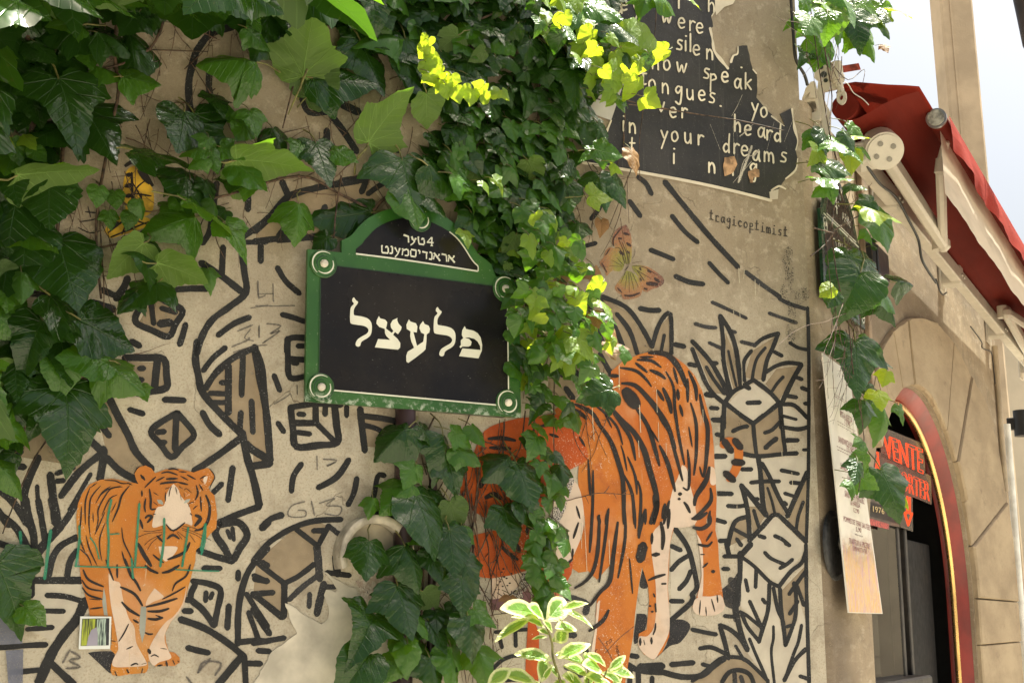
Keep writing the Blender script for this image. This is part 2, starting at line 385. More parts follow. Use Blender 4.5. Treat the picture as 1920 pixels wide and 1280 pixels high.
# centre, around and below the street sign
L.add('F', '''55 -10,425 100,325 160,250 235,175; 50 230,180 350,140 500,108 650,82 790,58; 50 185,80 222,165; 50 780,-20 775,70 745,150; 42 790,165 850,120 905,85; 50 488,255 455,340; 50 -10,500 150,480; 60 165,470 210,405; 50 150,488 330,475 510,455;
 42 35,530 30,625; 44 152,685 210,780 305,865; 44 185,1015 260,1035 345,1065; 48 345,1180 235,1185 218,1280''')
L.add('J', '''48 222,-20 225,120 240,255 350,245; 44 235,122 350,130; 40 260,152 290,155; 40 295,32 345,32; 58 -10,40 20,220 70,480 100,840; 60 -30,760 95,835; 60 -30,880 100,860; 44 128,240 168,345; 42 155,575 195,635;
 54 245,470 262,620 285,740 440,732 575,712 570,600 555,460; 46 240,465 420,440 600,448; 42 300,512 340,515; 52 420,450 422,570; 42 425,575 500,650 560,710; 48 270,575 420,575; 42 290,640 380,652; 44 490,455 488,515; 40 640,460 640,525;
 54 735,475 750,620 768,770; 48 750,525 880,540 985,560; 42 760,590 840,610 905,645; 44 320,865 265,950 250,1055; 48 440,1030 570,955 655,835; 44 712,965 690,1070 650,1150;
 40 905,945 860,950 835,1080 815,1185 950,1240; 55 -20,970 10,1070 20,1170; 44 60,1285 115,1245 180,1220''')
L.add('N', '''42 50,180 100,125 185,98; 44 -20,420 50,330 130,260 270,180 420,135 600,125; 40 285,195 420,300; 40 515,170 470,250 432,325; 44 405,205 480,205; 44 5,425 100,500 200,575; 42 200,575 300,525 410,440; 52 200,580 200,690 195,810;
 52 -20,650 80,730 185,815; 50 -10,545 80,560; 46 -10,650 120,640; 52 -20,760 40,850 95,930; 44 -20,1000 200,960; 46 15,1050 95,1055; 46 -10,1140 30,1142; 54 560,385 575,510; 42 500,500 660,520''')
LR = Lines(WA, .0008)
LR.add('N', '''62 430,320 440,430 450,545; 44 235,690 330,600 440,520; 60 480,580 450,700 430,790; 40 380,650 375,740; 42 480,600 560,600; 44 510,170 600,240''')
# dark top: big figure behind the ivy
L.add('A', '''56 1380,380 1335,560 1335,700 1345,800; 48 1480,485 1475,620 1505,780; 54 1680,480 1700,700; 56 1385,365 1480,245 1640,190; 50 1700,1140 1740,1290; 40 1370,880 1400,1000''')
L.add('B', '''44 320,690 375,795 535,790; 52 510,690 520,790 620,930 710,1070; 50 500,920 500,1045; 46 770,1190 780,1290; 46 600,1275 780,1250; 50 955,1010 1005,1065; 60 610,740 720,790''')
# right part
L.add('G', '''38 890,45 945,90 985,165; 40 1080,80 1160,180 1250,290; 40 1250,290 1400,470 1595,680; 38 830,215 905,320; 38 640,210 605,280 560,340; 38 1130,320 1220,430 1310,505; 34 440,552 590,512; 36 980,560 1060,592 1140,625;
 40 1155,745 1250,785 1350,800; 32 1392,650 1455,720 1525,790; 40 905,972 975,985 1040,985; 38 640,890 800,960 900,1080 990,1240; 38 610,890 700,1050 760,1180 800,1290; 36 740,1010 830,1130 885,1290; 38 540,900 580,1080 655,1240;
 34 990,1240 1040,1080 1118,1012 1125,1290; 26 1075,1160 1050,1290; 40 1150,1225 1215,1240; 34 320,330 380,220 440,100''')
L.add('K', '''60 485,150 600,290; 40 430,200 525,290; 40 620,90 700,230; 45 380,330 430,400; 44 270,400 320,440; 36 325,170 355,240; 38 1250,160 1300,170; 40 1370,372 1425,380''')
LR.add('G', '''36 1650,715 1760,800 1890,890''')
LR.add('P3', '''46 860,0 960,50 1120,100; 40 190,35 300,85 420,140 530,195; 46 20,250 120,280 225,290; 42 160,440 290,500; 44 365,320 420,335; 44 480,430 620,465; 40 760,145 900,195 1030,240''')
L.add('P3', '''38 1142,90 1150,300 1155,600 1155,1290; 50 270,180 300,420 300,600 350,850 385,940; 50 270,170 370,330 430,520 475,870; 28 350,520 390,700 430,870; 42 580,520 515,610 500,700 512,820; 44 610,470 700,395 850,345;
 48 850,345 790,500 735,620 700,810; 36 720,490 640,590 605,700 590,800; 42 810,530 885,570; 46 725,735 830,670 950,640 1080,655; 54 1080,660 1010,780 950,900 885,1040; 36 900,780 840,845 790,920; 44 1020,780 1085,805;
 40 965,440 1050,490 1150,510; 50 -10,425 80,520 180,640 250,760 300,850 345,960; 48 -10,500 60,680 120,830 200,950 310,1045; 40 130,680 200,800 310,950; 46 180,640 235,645; 50 310,1040 400,930 500,870 600,810; 50 600,810 760,930 860,1040;
 50 320,1040 460,1150 600,1245; 50 600,1245 740,1140 860,1040; 50 540,1040 665,1035; 50 515,870 560,895; 50 125,960 185,970; 48 175,1090 245,1095; 50 190,1205 290,1210; 55 310,1060 300,1290; 50 870,1050 880,1290; 50 945,970 1030,985;
 46 1085,890 1150,915; 46 1115,1045 1150,1050; 46 900,1055 1010,1065 1140,1190; 36 895,1170 1030,1205''')
L.add('P4', '''50 295,0 288,250; 46 200,40 285,45; 50 232,180 290,195; 48 395,150 470,115 540,100; 46 605,70 700,-10; 46 470,-10 600,80; 44 715,165 790,135 870,50; 56 722,315 775,265 830,225; 46 882,0 900,200 922,365; 46 905,110 1050,130 1150,105;
 50 935,240 1045,240; 36 1100,335 1150,335; 50 500,375 650,400 890,378 1035,370; 60 220,400 320,400; 44 600,80 612,230 632,390; 58 650,420 670,560 700,900 730,990; 48 685,470 760,600 850,800 940,960; 30 742,715 790,860 812,960;
 50 485,530 580,530; 44 575,662 720,650 860,650; 44 880,540 970,558 1050,575; 44 975,662 1080,670; 40 915,770 1010,800; 58 1140,560 1050,750 940,1000; 36 1100,855 1050,1000 1030,1130; 54 240,772 385,775; 50 345,895 440,900 530,890;
 54 480,690 520,830 550,1000 560,1190; 58 480,690 600,830 720,980; 50 600,830 645,828; 40 605,940 640,1060 670,1130; 50 230,1035 320,1060; 50 530,1005 420,1050 365,1200 350,1290; 44 385,1115 560,1210; 44 435,1225 480,1290;
 54 560,1240 700,1095 820,980 950,1080 1125,1250; 44 660,1195 715,1212; 44 815,1195 890,1230 960,1290; 48 905,862 930,880; 50 265,1245 360,1240; 38 1155,0 1150,600 1130,1260''')
L.add('P5', '''40 1040,0 1045,400 1058,900 1070,1290; 50 305,-10 330,100; 44 285,110 430,110; 58 440,100 530,0; 56 432,80 430,300 395,500 400,640 450,850 500,970; 40 445,115 560,200 700,340 790,388; 42 790,390 900,250 1000,170 1040,60;
 40 582,225 575,395; 38 482,325 505,430; 40 660,75 720,130 850,188; 38 800,220 860,185 915,140; 40 850,-10 890,10; 44 275,225 325,228; 44 702,370 690,600 640,780 605,900; 40 520,525 600,700 635,780; 36 430,620 500,660 620,760; 40 640,505 665,540;
 40 450,645 500,760 610,895; 42 800,410 812,600 850,900; 40 740,400 780,600 830,720 850,930; 40 1035,250 970,340 885,460; 42 930,355 950,500 935,700 850,930; 38 960,385 1020,560; 38 965,525 890,640; 34 862,760 930,738;
 44 -10,785 100,810 210,830; 48 245,745 340,785 430,865 500,975; 50 250,765 290,900 325,1050; 44 60,960 170,950 300,1010; 44 85,1105 170,1130; 42 -10,1262 100,1180 200,1090 290,1042 450,1050 560,1130 690,1260; 32 390,935 470,1070;
 34 518,870 580,1020 660,1200 695,1290; 30 740,755 740,870 720,1000 750,1290; 34 1000,745 970,900 930,1000 840,1260; 46 1040,965 930,1080 840,1255; 40 985,1215 1060,1240; 46 265,1270 330,1180 430,1160 520,1200 560,1290; 44 290,660 375,668''')
LR.add('P5', '''50 380,1190 385,1290; 44 440,1220 460,1290; 90 350,330 400,430 395,560; 40 370,500 385,700; 110 300,440 360,500''')
L.add('O', '''40 1150,190 1240,320 1285,480 1305,600 1275,650; 40 1270,650 1265,710 1110,845; 38 1260,372 1180,420 1125,480; 38 1262,490 1230,560 1180,615; 36 1125,312 1190,342; 38 1122,700 1205,702; 40 840,1085 885,1092; 60 905,1165 1060,1160;
 42 1125,1148 1200,1142 1280,1135; 46 1060,1200 1200,1235 1340,1225 1420,1160 1500,1105; 44 820,1150 900,1190 1060,1205; 40 890,1200 895,1290; 36 990,1240 988,1290; 40 835,1190 830,1290''')
L.add('CT', '''46 250,975 350,885 470,840 600,840; 44 275,590 610,560; 48 320,650 345,750; 46 488,590 492,735; 60 370,1090 600,1092''')
LR.add('CT', '''80 1030,220 1120,240 1240,290 1230,380; 90 1010,600 1110,620; 70 1150,750 1240,790; 60 1020,960 1180,1050''')
L.build('black_linework', mural, M_black)
LR.build('worn_linework', mural, M_blackR)
# solid black areas
bp = MB()
for i, (c, t) in enumerate([('M', '620,1065 700,1055 800,1060 805,1120 785,1210 700,1140'), ('O', '925,465 960,600 900,595'), ('O', '880,790 950,800 940,900 895,985 858,985'),
             ('O', '1110,840 1200,830 1260,880 1190,990 1110,1020 1010,1110 1090,1010'), ('P5', '270,410 360,330 430,260 430,560 300,570')]):
    patch(bp, WA, c, t, .00065 + i*.00001, True)
bp.build('black_shapes', mural, [paint('sprayed_black_area', (.024, .023, .026), chips=.34, ragged=.1, dusty=.4)])
# grey spray tags
GT = Lines(WA, .0018)
GT.add('E', '16 1820,780 1825,890 1870,880; 14 1770,970 1890,950'); GT.add('F', '16 15,790 20,900; 18 120,800 122,920; 14 15,870 120,868; 16 0,952 120,955 270,952; 20 80,1080 175,1095 100,1150 170,1130 50,1215; 18 20,1100 22,1175; 16 -40,1120 -80,1180 -20,1200')
GT.add('J', '18 430,810 432,900; 22 480,830 570,840 500,880 560,850; 20 340,1130 250,1160 230,1230 340,1235 350,1195 300,1190; 22 392,1130 412,1220; 20 450,1140 560,1105 495,1155 600,1165 580,1225 490,1215; 18 290,310 292,370; 16 130,440 200,400 240,370')
GT.add('M', '30 490,1050 445,1130; 34 510,1060 565,1100 490,1120 565,1165 475,1175; 34 1480,1110 1400,1200; 30 1400,1200 1440,1130 1560,1140 1520,1220; 30 1320,1240 1360,1290')
GT.add('O', '10 860,880 760,960 660,1065; 12 610,960 680,1060 740,1180')
GT.add('E', '20 1680,1130 1780,1090; 18 1830,1095 1830,1170; 20 1640,1240 1740,1200 1760,1180; 16 1650,1280 1780,1240 1880,1230')
GT.build('spray_tags', mural, M_grey)
# words of the scribble on the tiger's leg
# brown ground tints inside the figures
M_tint = paint('tan_ground_tint', (.33, .25, .16), soft=.3, chips=.28, alpha=.6, var=.2)
tb = MB()
for i, (c, t) in enumerate([
  ('I', '1450,330 1530,215 1650,115 1790,45 1850,170 1875,400 1910,700 1880,830 1740,715 1690,640 1540,490 1440,370'), ('J', '-20,20 30,220 80,500 100,840 -20,870'),
  ('I', '680,250 760,380 820,500 900,650 960,790 1040,890 990,950 980,985 850,915 760,820 700,560'), ('I', '10,180 600,180 600,420 560,900 430,860 100,800 0,700'),
  ('P4', '330,0 600,80 870,0 905,370 640,400 500,370 300,250'), ('P3', '340,1080 600,1250 860,1060 870,1290 320,1290'), ('P3', '320,330 400,520 470,860 400,900 330,640'),
  ('P3', '510,780 590,520 830,370 700,810 600,810'), ('P3', '720,850 830,700 1060,670 860,1010'), ('P3', '10,480 100,560 340,960 200,940'), ('P4', '690,520 930,1000 820,970 740,1000'),
  ('P4', '1140,600 1130,1230 940,1050'), ('P4', '530,800 720,1000 600,1180'), ('P4', '530,1020 400,1080 370,1290 540,1210'), ('P5', '810,430 1030,200 1030,520 960,400 930,720 850,900'),
  ('P5', '0,1270 200,1100 290,1050 450,1060 690,1270 700,1300 0,1300'), ('G', '650,900 820,1000 990,1250 1000,1290 560,1290 530,900'), ('G', '1000,1230 1050,1090 1115,1020 1120,1290 1000,1290'),
  ('K', '260,200 640,60 980,20 1000,80 700,230 400,430 250,400'), ('N', '10,410 260,200 420,140 520,170 430,320 400,440 200,565'), ('N', '0,440 200,590 195,800 -20,660'), ('J', '750,530 980,555 970,760 780,740'),
  ('E', '1080,900 1280,990 1190,1160 980,1070'), ('I', '910,140 1150,150 1170,320 970,360'), ('I', '1250,520 1360,655 1210,800 1080,635'), ('F', '240,180 780,70 880,200 500,460 160,470 0,500 0,430')]):
    patch(tb, WA, c, t, .00025 + i*.00001, i == 3)
tb.build('ground_tints', mural, [M_tint])
# white ground coat in the lower right of the mural
M_white = paint('white_ground_coat', (.66, .60, .50), soft=.3, chips=.30, alpha=.6, var=.12)
wb = MB()
for i, (c, t) in enumerate([('P3', '350,1050 500,890 610,850 840,1030 600,1220'), ('P4', '215,300 300,260 330,210 480,420 640,420 700,900 520,900 530,1010 350,1050 330,1290 260,1290 230,1000 200,700'), ('P4', '680,430 1130,400 1130,540 940,960 760,560'),
   ('P5', '470,80 600,-60 1010,-10 1010,80 790,370'), ('P5', '450,140 560,220 690,360 680,640 560,700 430,560'), ('P5', '460,660 620,900 660,770 720,500 780,640 850,950 960,700 980,520 1050,760 1060,1290 720,1290 500,1000'),
   ('P4', '560,1240 820,1000 1120,1290 560,1290'), ('P3', '890,1060 1130,1170 1130,1290 890,1290'), ('M', '440,120 540,60 480,200'), ('M', '250,580 570,580 560,800 400,1000 200,900'), ('O', '1120,320 1240,330 1290,600 1120,830'),
   ]):
    patch(wb, WA, c, t, .00055 + i*.00001)
wb.build('white_ground', mural, [M_white])
# torn paper remnant low in the middle, and the bare rough patch beside it
M_paper = plain('cream_torn_paper', (.54, .49, .40), .7, var=.16, scale=7, bump=.003, bscale=14)
pb = MB(); rj = random.Random(4)
def jag0(P, amp, step):
    o_ = []
    for a, b in zip(P, P[1:]+P[:1]):
        L_ = math.dist(a, b); m_ = max(1, int(L_/step)); o_.append(a)
        for k in range(1, m_): o_.append((a[0]+(b[0]-a[0])*k/m_+rj.uniform(-amp, amp), a[1]+(b[1]-a[1])*k/m_+rj.uniform(-amp, amp)))
    return o_
V = [WA.loc(x, y, .0032) for x, y in jag0(pts('N', '205,715 260,740 340,800 460,865 505,830 515,760 480,660 495,620 560,640 575,620 520,540 465,490 500,500 560,550 600,565 650,600 705,610 722,680 728,860 780,960 990,1000 1000,1290 -20,1290 60,1150 110,1060 240,965 290,930 250,850'), 1.6, 7)]
pb.poly(V, .0012, Vector((0, -1, 0))); pb.build('paper_remnant', mural, [M_paper])
g = NG('rough_bare_render'); a = g.noise(55, 6, .7); b = g.noise(200, 4)
c = g.mix(g.ss(.45, .6, a), (.42, .33, .27), (.60, .53, .46)); c = g.mix(g.math('MULTIPLY', g.ss(.6, .66, a), .9), c, (.05, .04, .04)); c = g.mix(g.math('MULTIPLY', g.ss(.70, .74, g.noise(18, 4)), .8), c, (.25, .07, .03))
sp2 = g.n('SeparateXYZ'); g.l(g.uv(), sp2.inputs[0])
M_rough = g.end(g.bsdf(c, .9, 0, g.bump(b, .004, 1, g.bump(a, .008))))
rb = MB(); rb.poly([WA.loc(x, y, .0024) for x, y in pts('N', '735,620 700,560 860,500 1000,500 1010,820 940,1000 800,980 735,860')], dirv=Vector((0, -1, 0)))
rb.build('bare_render_patch', mural, [M_rough])
g = NG('speckled_bare_strip'); a = g.noise(230, 3, .7)
c = g.mix(g.ss(.46, .54, a), (.04, .035, .035), (.62, .55, .50)); M_speck = g.end(g.bsdf(c, .9, 0, g.bump(a, .004), g.ss(.40, .48, g.noise(40, 4))))
sb_ = MB(); ribbon(sb_, WA, pts('BT', '770,470 745,560 700,660 600,880 540,1000 470,1150 380,1290'), 16, .0046, wob=.4); sb_.build('speckled_strip', mural, [M_speck])

DR = Lines(WA, .0052)
DR.add('K', '9 757,170 757,340; 7 565,410 570,560; 8 570,560 580,700; 9 900,450 908,640; 6 1020,340 1025,500; 7 1033,570 1036,700; 7 893,700 898,815; 5 1088,720 1090,800; 6 1347,480 1350,570; 5 1335,520 1333,590')
DR.add('O', '7 685,270 690,440; 5 490,150 492,330; 6 510,100 530,500; 5 1375,120 1376,150'); DR.add('G', '8 1600,690 1605,790; 7 1640,700 1635,760; 8 1715,770 1718,880; 6 1745,800 1742,860')
DR.add('P3', '10 402,120 405,165; 10 465,140 468,190; 8 480,520 490,860; 7 265,520 280,600'); DR.add('P4', '9 885,350 888,410; 8 985,560 995,720; 9 232,740 238,800; 8 437,890 437,925')
DR.build('cream_paint_runs', mural, paint('cream_paint_run', (.56, .50, .38), soft=.5, chips=.34, ragged=.4, alpha=.85))
SBk = Lines(WA, .0045)
SBk.add('H', '64 225,560 212,640 230,740 205,830; 90 200,830 260,910 340,860; 56 240,900 245,1010 240,1190'); 
g = NG('black_spatter'); a_ = g.noise(190, 3, .7); M_spat = g.end(g.bsdf((.02, .018, .018), .8, 0, None, g.math('MULTIPLY', g.ss(.545, .57, a_), g.ss(.36, .52, g.noise(20, 3)))))
SBk.build('black_spatter', mural, M_spat)
bs = MB(); patch(bs, WA, 'M', '-20,800 60,785 150,812 162,860 158,1000 -20,1010', .0047); patch(bs, WA, 'M', '40,1050 165,1040 160,1300 60,1300', .0048)
bs.build('blue_grey_spray', mural, [paint('blue_grey_spray_paint', (.16, .17, .23), soft=.3, chips=.36, alpha=.8, var=.3)])
# ---------------------------------------------------------------- tigers
def orange(name, c1, c2, c3):
    g = NG(name); n = g.noise(3.2, 5, .5); f = g.noise(420, 2); m = g.noise(60, 6, .7)
    c = g.mix(g.ss(.35, .65, n), c1, c2)
    c = g.mix(g.math('MULTIPLY', g.ss(.58, .75, g.noise(7, 5)), .6), c, c3)
    c = g.mix(g.math('MULTIPLY', g.ss(.45, .70, g.noise(13, 6, .7)), .40), c, tuple(x*.62 for x in c3)); c = g.mix(g.math('MULTIPLY', g.ss(.54, .7, g.noise(4.5, 4)), .40), c, (.60, .36, .20))
    c = g.mix(g.math('MULTIPLY', g.math('MULTIPLY', g.ss(.63, .67, g.noise(210, 2)), g.ss(.50, .62, g.noise(4, 5))), .7), c, (.60, .52, .42))
    sc2_ = g.noise(1, 3, .6, g.map((60, 60, 3))); c = g.mix(g.math('MULTIPLY', g.ss(.70, .73, sc2_), .6), c, (.55, .42, .28))
    c = g.mix(g.math('MULTIPLY', g.ss(.65, .70, m), .8), c, (.55, .45, .33))
    c = g.mix(g.math('MULTIPLY', g.ss(.68, .71, f), .55), c, (.6, .5, .36))
    return g.end(g.bsdf(c, .7, 0, g.bump(g.noise(330, 4, .6), .0008), spec=.25))
M_or1 = orange('orange_tiger_paint', (.48, .158, .028), (.42, .112, .022), (.34, .075, .025))
M_or2 = orange('amber_tiger_paint', (.50, .200, .036), (.42, .140, .026), (.50, .27, .08))
M_pink = orange('pale_pink_tiger_paint', (.58, .45, .36), (.62, .50, .40), (.52, .41, .33))
M_redor = orange('red_orange_tiger_paint', (.44, .085, .016), (.38, .065, .013), (.30, .05, .018))
M_greyp = plain('grey_gap_paint', (.30, .31, .27), .8)
# small tiger
st = MB(); patch(st, WA, 'X', ' '.join('%f,%f' % p for p in pts('T1', '790,345 640,312 480,285 350,300 230,350 150,450 100,570 80,700 85,850 100,1000 110,1150') + pts('T2', '110,100 130,230 170,380 200,480 215,590 430,590 440,700 440,860 425,925 480,980 440,1080 430,1150 450,1195 520,1205 640,1185 800,1172 825,1120 820,1050 850,1060 900,1105 1000,1100 1100,1100 1155,1060 1150,1010 1100,960 1040,950 1010,850 1000,760 1060,640 1130,560 1200,440 1250,250 1290,100') + pts('T1', '1440,1230 1450,1100 1540,1010 1610,920 1680,850 1690,700 1660,480 1610,430 1590,380 1640,330 1662,260 1640,205 1580,162 1500,185 1420,215 1330,190 1240,170 1100,180 980,222 935,165 870,135 790,155 745,230 765,300')), .0020)
small = st.build('small_tiger', mural, [M_or2]); tag(small, 'small amber tiger standing and facing forward')
sw = MB()
for i, (c, t) in enumerate([('T1', '1190,345 1240,400 1280,490 1370,600 1400,740 1400,820 1320,800 1190,885 1100,815 960,845 955,760 1000,620 1080,590 1110,470 1150,390'),
    ('T1', '1020,1060 1220,1060 1225,1110 1170,1180 1100,1230 1040,1150'), ('T1', '1540,270 1580,260 1560,340 1530,310'),
    ('T2', '410,130 470,210 530,240 560,400 620,600 680,700 700,860 790,1030 800,1092 640,1110 470,1108 450,1050 495,960 510,900 480,700 440,500 415,300'),
    ('T2', '1230,250 1180,450 1090,580 1010,640 930,740 840,900 830,1020 880,1095 940,1060 1060,1020 1040,950 1000,860 1000,760 1060,640 1130,560 1200,440'),
    ('T2', '890,290 950,340 985,385 880,430 800,470 820,390')]): patch(sw, WA, c, t, .0024+i*.00001, True)
sw.build('pale_areas', small, [M_pink])
sg_ = MB(); patch(sg_, WA, 'T2', '748,480 805,480 802,600 790,750 760,862 732,730 735,600', .00245); patch(sg_, WA, 'T2', '360,280 380,380 400,575 362,570 343,430', .00245)
patch(sg_, WA, 'T1', '1000,525 1050,528 1075,560 1070,585 1020,568', .00246); patch(sg_, WA, 'T1', '1308,570 1330,525 1385,515 1365,555', .00246)
sg_.build('grey_gaps', small, [M_greyp])
T = Lines(WA, .0028)
T.add('T1', '''22 240,380 190,520 180,650 185,810; 22 360,365 250,500 230,650 225,800 240,950; 18 480,370 380,440 300,570; 20 610,380 480,400 400,500 330,640 330,760 300,900; 28 690,365 600,480 560,620 490,780; 18 550,470 460,520 370,710; 16 270,670 275,790;
 22 140,600 130,780 108,930; 18 400,305 520,310 600,340 700,340; 18 410,790 350,960 350,1100 375,1230; 18 410,660 340,820 290,930; 20 190,930 230,1090 320,1280; 22 110,1080 210,1170 255,1280; 20 600,840 620,1000 700,1170 740,1280; 24 600,1110 645,1280;
 14 540,550 480,670; 16 320,330 240,390; 16 590,370 440,410 330,500; 14 470,650 420,800; 12 560,900 480,930; 20 120,960 150,1060 180,1120; 18 660,330 720,360''', taper=.75)
T.add('T1', '''26 1130,180 1190,172 1250,188; 24 1050,225 1130,210 1240,245; 34 1105,290 1240,285; 30 1035,345 1130,330 1240,325; 20 1250,205 1340,212; 20 1270,255 1360,305; 22 1345,240 1445,295; 26 1240,325 1360,355; 22 990,315 1090,265; 22 860,390 920,330 990,265;
 30 830,420 830,490; 34 915,400 932,520 932,630 990,630; 26 875,510 860,600 870,670; 34 865,740 900,710 945,720 890,790; 26 955,690 985,692; 18 1100,440 1098,545; 14 1170,370 1150,420 1140,490; 12 1215,380 1232,465; 14 1270,470 1280,530; 20 1255,375 1295,402;
 20 1095,405 1145,385; 26 1450,360 1470,450 1440,530; 22 1485,350 1530,425; 44 1560,470 1605,600 1590,750 1530,850 1430,880; 24 1500,490 1510,660; 52 1435,700 1500,740 1430,830; 24 1380,680 1405,705; 12 1370,610 1370,570 1425,550; 12 1415,630 1470,590;
 34 810,750 840,860; 28 1105,805 1190,880 1325,785; 10 1190,900 1175,940; 34 1115,975 1185,930 1260,975; 36 1000,935 1070,1010; 60 785,1020 850,1150 940,1290; 44 1380,1010 1310,1130 1120,1210; 30 955,1150 1010,1200 1080,1245; 36 815,240 865,305; 18 1490,290 1560,250; 14 1500,300 1530,335;
 12 745,225 770,175 810,145; 14 1600,168 1662,260 1620,360 1600,410; 14 800,540 815,600; 12 960,550 1010,590; 10 1310,420 1340,400 1400,450; 12 960,440 1020,480; 14 1310,450 1320,500; 16 1440,600 1420,640''', taper=.55)
T.add('T1', '''7 1060,868 930,888 850,885; 7 1060,900 900,910 785,955; 7 1060,920 930,980 860,1045; 7 1050,930 950,1010 895,1095; 7 1300,828 1420,848 1460,862; 7 1285,850 1430,895 1620,990; 7 1290,870 1450,930 1560,1010; 7 1380,930 1440,1010; 7 1240,890 1330,960; 7 1230,900 1290,980''', wob=.02)
T.add('T2', '''30 145,95 200,200 360,275; 24 130,200 200,290 350,320; 26 135,280 200,360 345,405; 12 205,400 320,412; 22 215,505 345,490; 24 380,-10 420,100 462,210; 28 500,40 500,185; 38 580,-20 640,150 700,230 745,320; 38 530,275 680,350 765,475; 38 545,430 620,510 735,580;
 30 665,615 725,655; 34 800,485 950,450 1130,395; 34 815,530 940,530 1045,500; 36 815,605 900,615 980,595; 22 970,405 1100,340 1210,275; 26 1265,40 1220,160 1110,240 1075,320; 38 965,130 1050,110 1150,50; 38 790,50 850,100 930,135; 20 620,660 570,760 515,845;
 18 595,925 665,895; 22 640,1095 690,1075 720,1085; 14 755,1082 805,1070; 28 475,1155 495,1205; 40 600,1135 620,1175; 26 765,1125 755,1175; 22 790,750 830,770 875,765; 44 825,920 845,975; 16 850,1002 890,985 935,1008; 22 915,1100 975,1090; 28 1010,1045 1022,1105;
 24 1080,1040 1100,1085; 20 1130,1045 1145,1060; 10 430,835 490,845; 10 950,915 1020,925; 20 900,570 980,600''', taper=.5)
T.build('tiger_stripes', small, M_stripe)
GD = Lines(WA, .0040)
GD.add('T1', '36 480,530 445,700 440,800 450,1000 440,1280; 36 800,575 785,800 750,1285; 38 115,830 115,1000 75,1285; 38 1085,745 1080,1000 1040,1285; 34 1360,850 1330,1050 1290,1285; 30 1560,815 1550,1000 1510,1150; 20 470,920 570,915; 26 240,960 300,1050 340,1200')
GD.add('T2', '22 60,60 400,70 800,72; 20 1110,95 1300,105 1560,112; 30 650,-20 665,180; 24 1190,-10 1180,60'); GD.add('M', '28 142,215 150,330; 30 358,205 345,300 315,540; 26 1450,160 1420,340')
GD.build('green_drips', mural, M_green)
# big tiger
bt = MB(); patch(bt, WA, 'X', ' '.join('%f,%f' % p for p in pts('K', '300,480 400,410 560,420 680,440 700,210 780,140 900,90 1020,65 1130,95 1220,160 1290,240 1340,340 1380,480 1410,600 1425,750 1430,900 1445,1100') + pts('O', '1440,100 1435,200 1455,300 1462,450 1480,600 1490,680 1496,760 1440,795 1360,805 1300,790 1272,740 1300,680 1325,600 1340,500 1320,300 1290,150 1280,90 1210,60 1150,150 1115,300 1100,600 1112,800 1110,950 1060,1060 1000,1112 930,1075 890,1010 895,930 950,900 968,700 960,590 918,460 895,590 870,780 855,950 822,1130 795,1300 555,1300 575,1050 598,900 590,800 600,690 680,560 690,450 600,550 540,490 470,500 425,470 432,350 490,260 512,160 478,50') + pts('K', '465,950 475,830 440,700 330,560')), .0020)
big = bt.build('big_tiger', mural, [M_or1]); tag(big, 'large orange tiger walking left, its head behind the ivy')
hb = MB()
patch(hb, WA, 'BT', '60,500 150,330 230,160 400,90 560,70 700,60 830,190 880,340 700,440 640,560 660,640 560,640 480,700 400,760 300,740 130,640', .0021, True)
patch(hb, WA, 'BT', '150,820 330,780 500,750 560,770 605,830 600,890 520,1000 490,1050 380,1080 280,1090 170,1050', .00212, True)
patch(hb, WA, 'BT', '600,990 700,1010 790,980 780,1060 700,1200 600,1290 540,1290 540,1090', .00211)
patch(hb, WA, 'CT', '625,450 700,500 740,600 730,1130 590,1130 600,800', .00213)
hb.build('tiger_head', big, [M_redor])
pk = MB()
for i, (c, t) in enumerate([('K', '1200,870 1235,900 1260,1020 1290,1150 1290,1290 1100,1290 1130,1060 1170,960'), ('O', '1130,-10 1290,-10 1270,85 1190,100 1150,160 1115,300 1098,600 1112,800 1105,930 1040,1060 1000,1110 930,1070 892,1010 900,950 960,945 1010,850 1015,600 990,400 985,300 1000,210 1060,140'),
    ('O', '1290,690 1330,668 1400,668 1470,660 1495,700 1496,760 1440,797 1360,803 1300,790 1275,745'), ('O', '1300,220 1340,300 1350,450 1345,660 1310,670 1325,600 1338,500 1318,300'), ('O', '600,720 620,705 600,900 580,1080 555,1290 540,1290 560,1050 585,900'),
    ('BT', '280,1090 400,1070 500,1040 460,1120 400,1200 300,1235 270,1200'), ('BT', '620,470 700,450 820,500 860,740 800,930 740,1020 640,1000 600,900 640,720'), ('K', '1400,880 1430,900 1440,1000 1400,1000')]): patch(pk, WA, c, t, .0024 + i*.00001, i not in (5,))
pk.build('pale_areas', big, [M_pink])
pl = MB(); patch(pl, WA, 'BT', '265,1225 420,1200 500,1130 525,1200 520,1290 270,1290', .0026); pl.build('purple_lip', big, [plain('dull_purple_paint', (.16, .075, .085), .75)])
tl = Lines(WA, .0022); tl.add('K', '62 1490,730 1530,705 1585,720 1600,780 1595,850 1570,920 1535,965', wob=.03); tl.build('tiger_tail', big, M_or1)
T = Lines(WA, .0029)
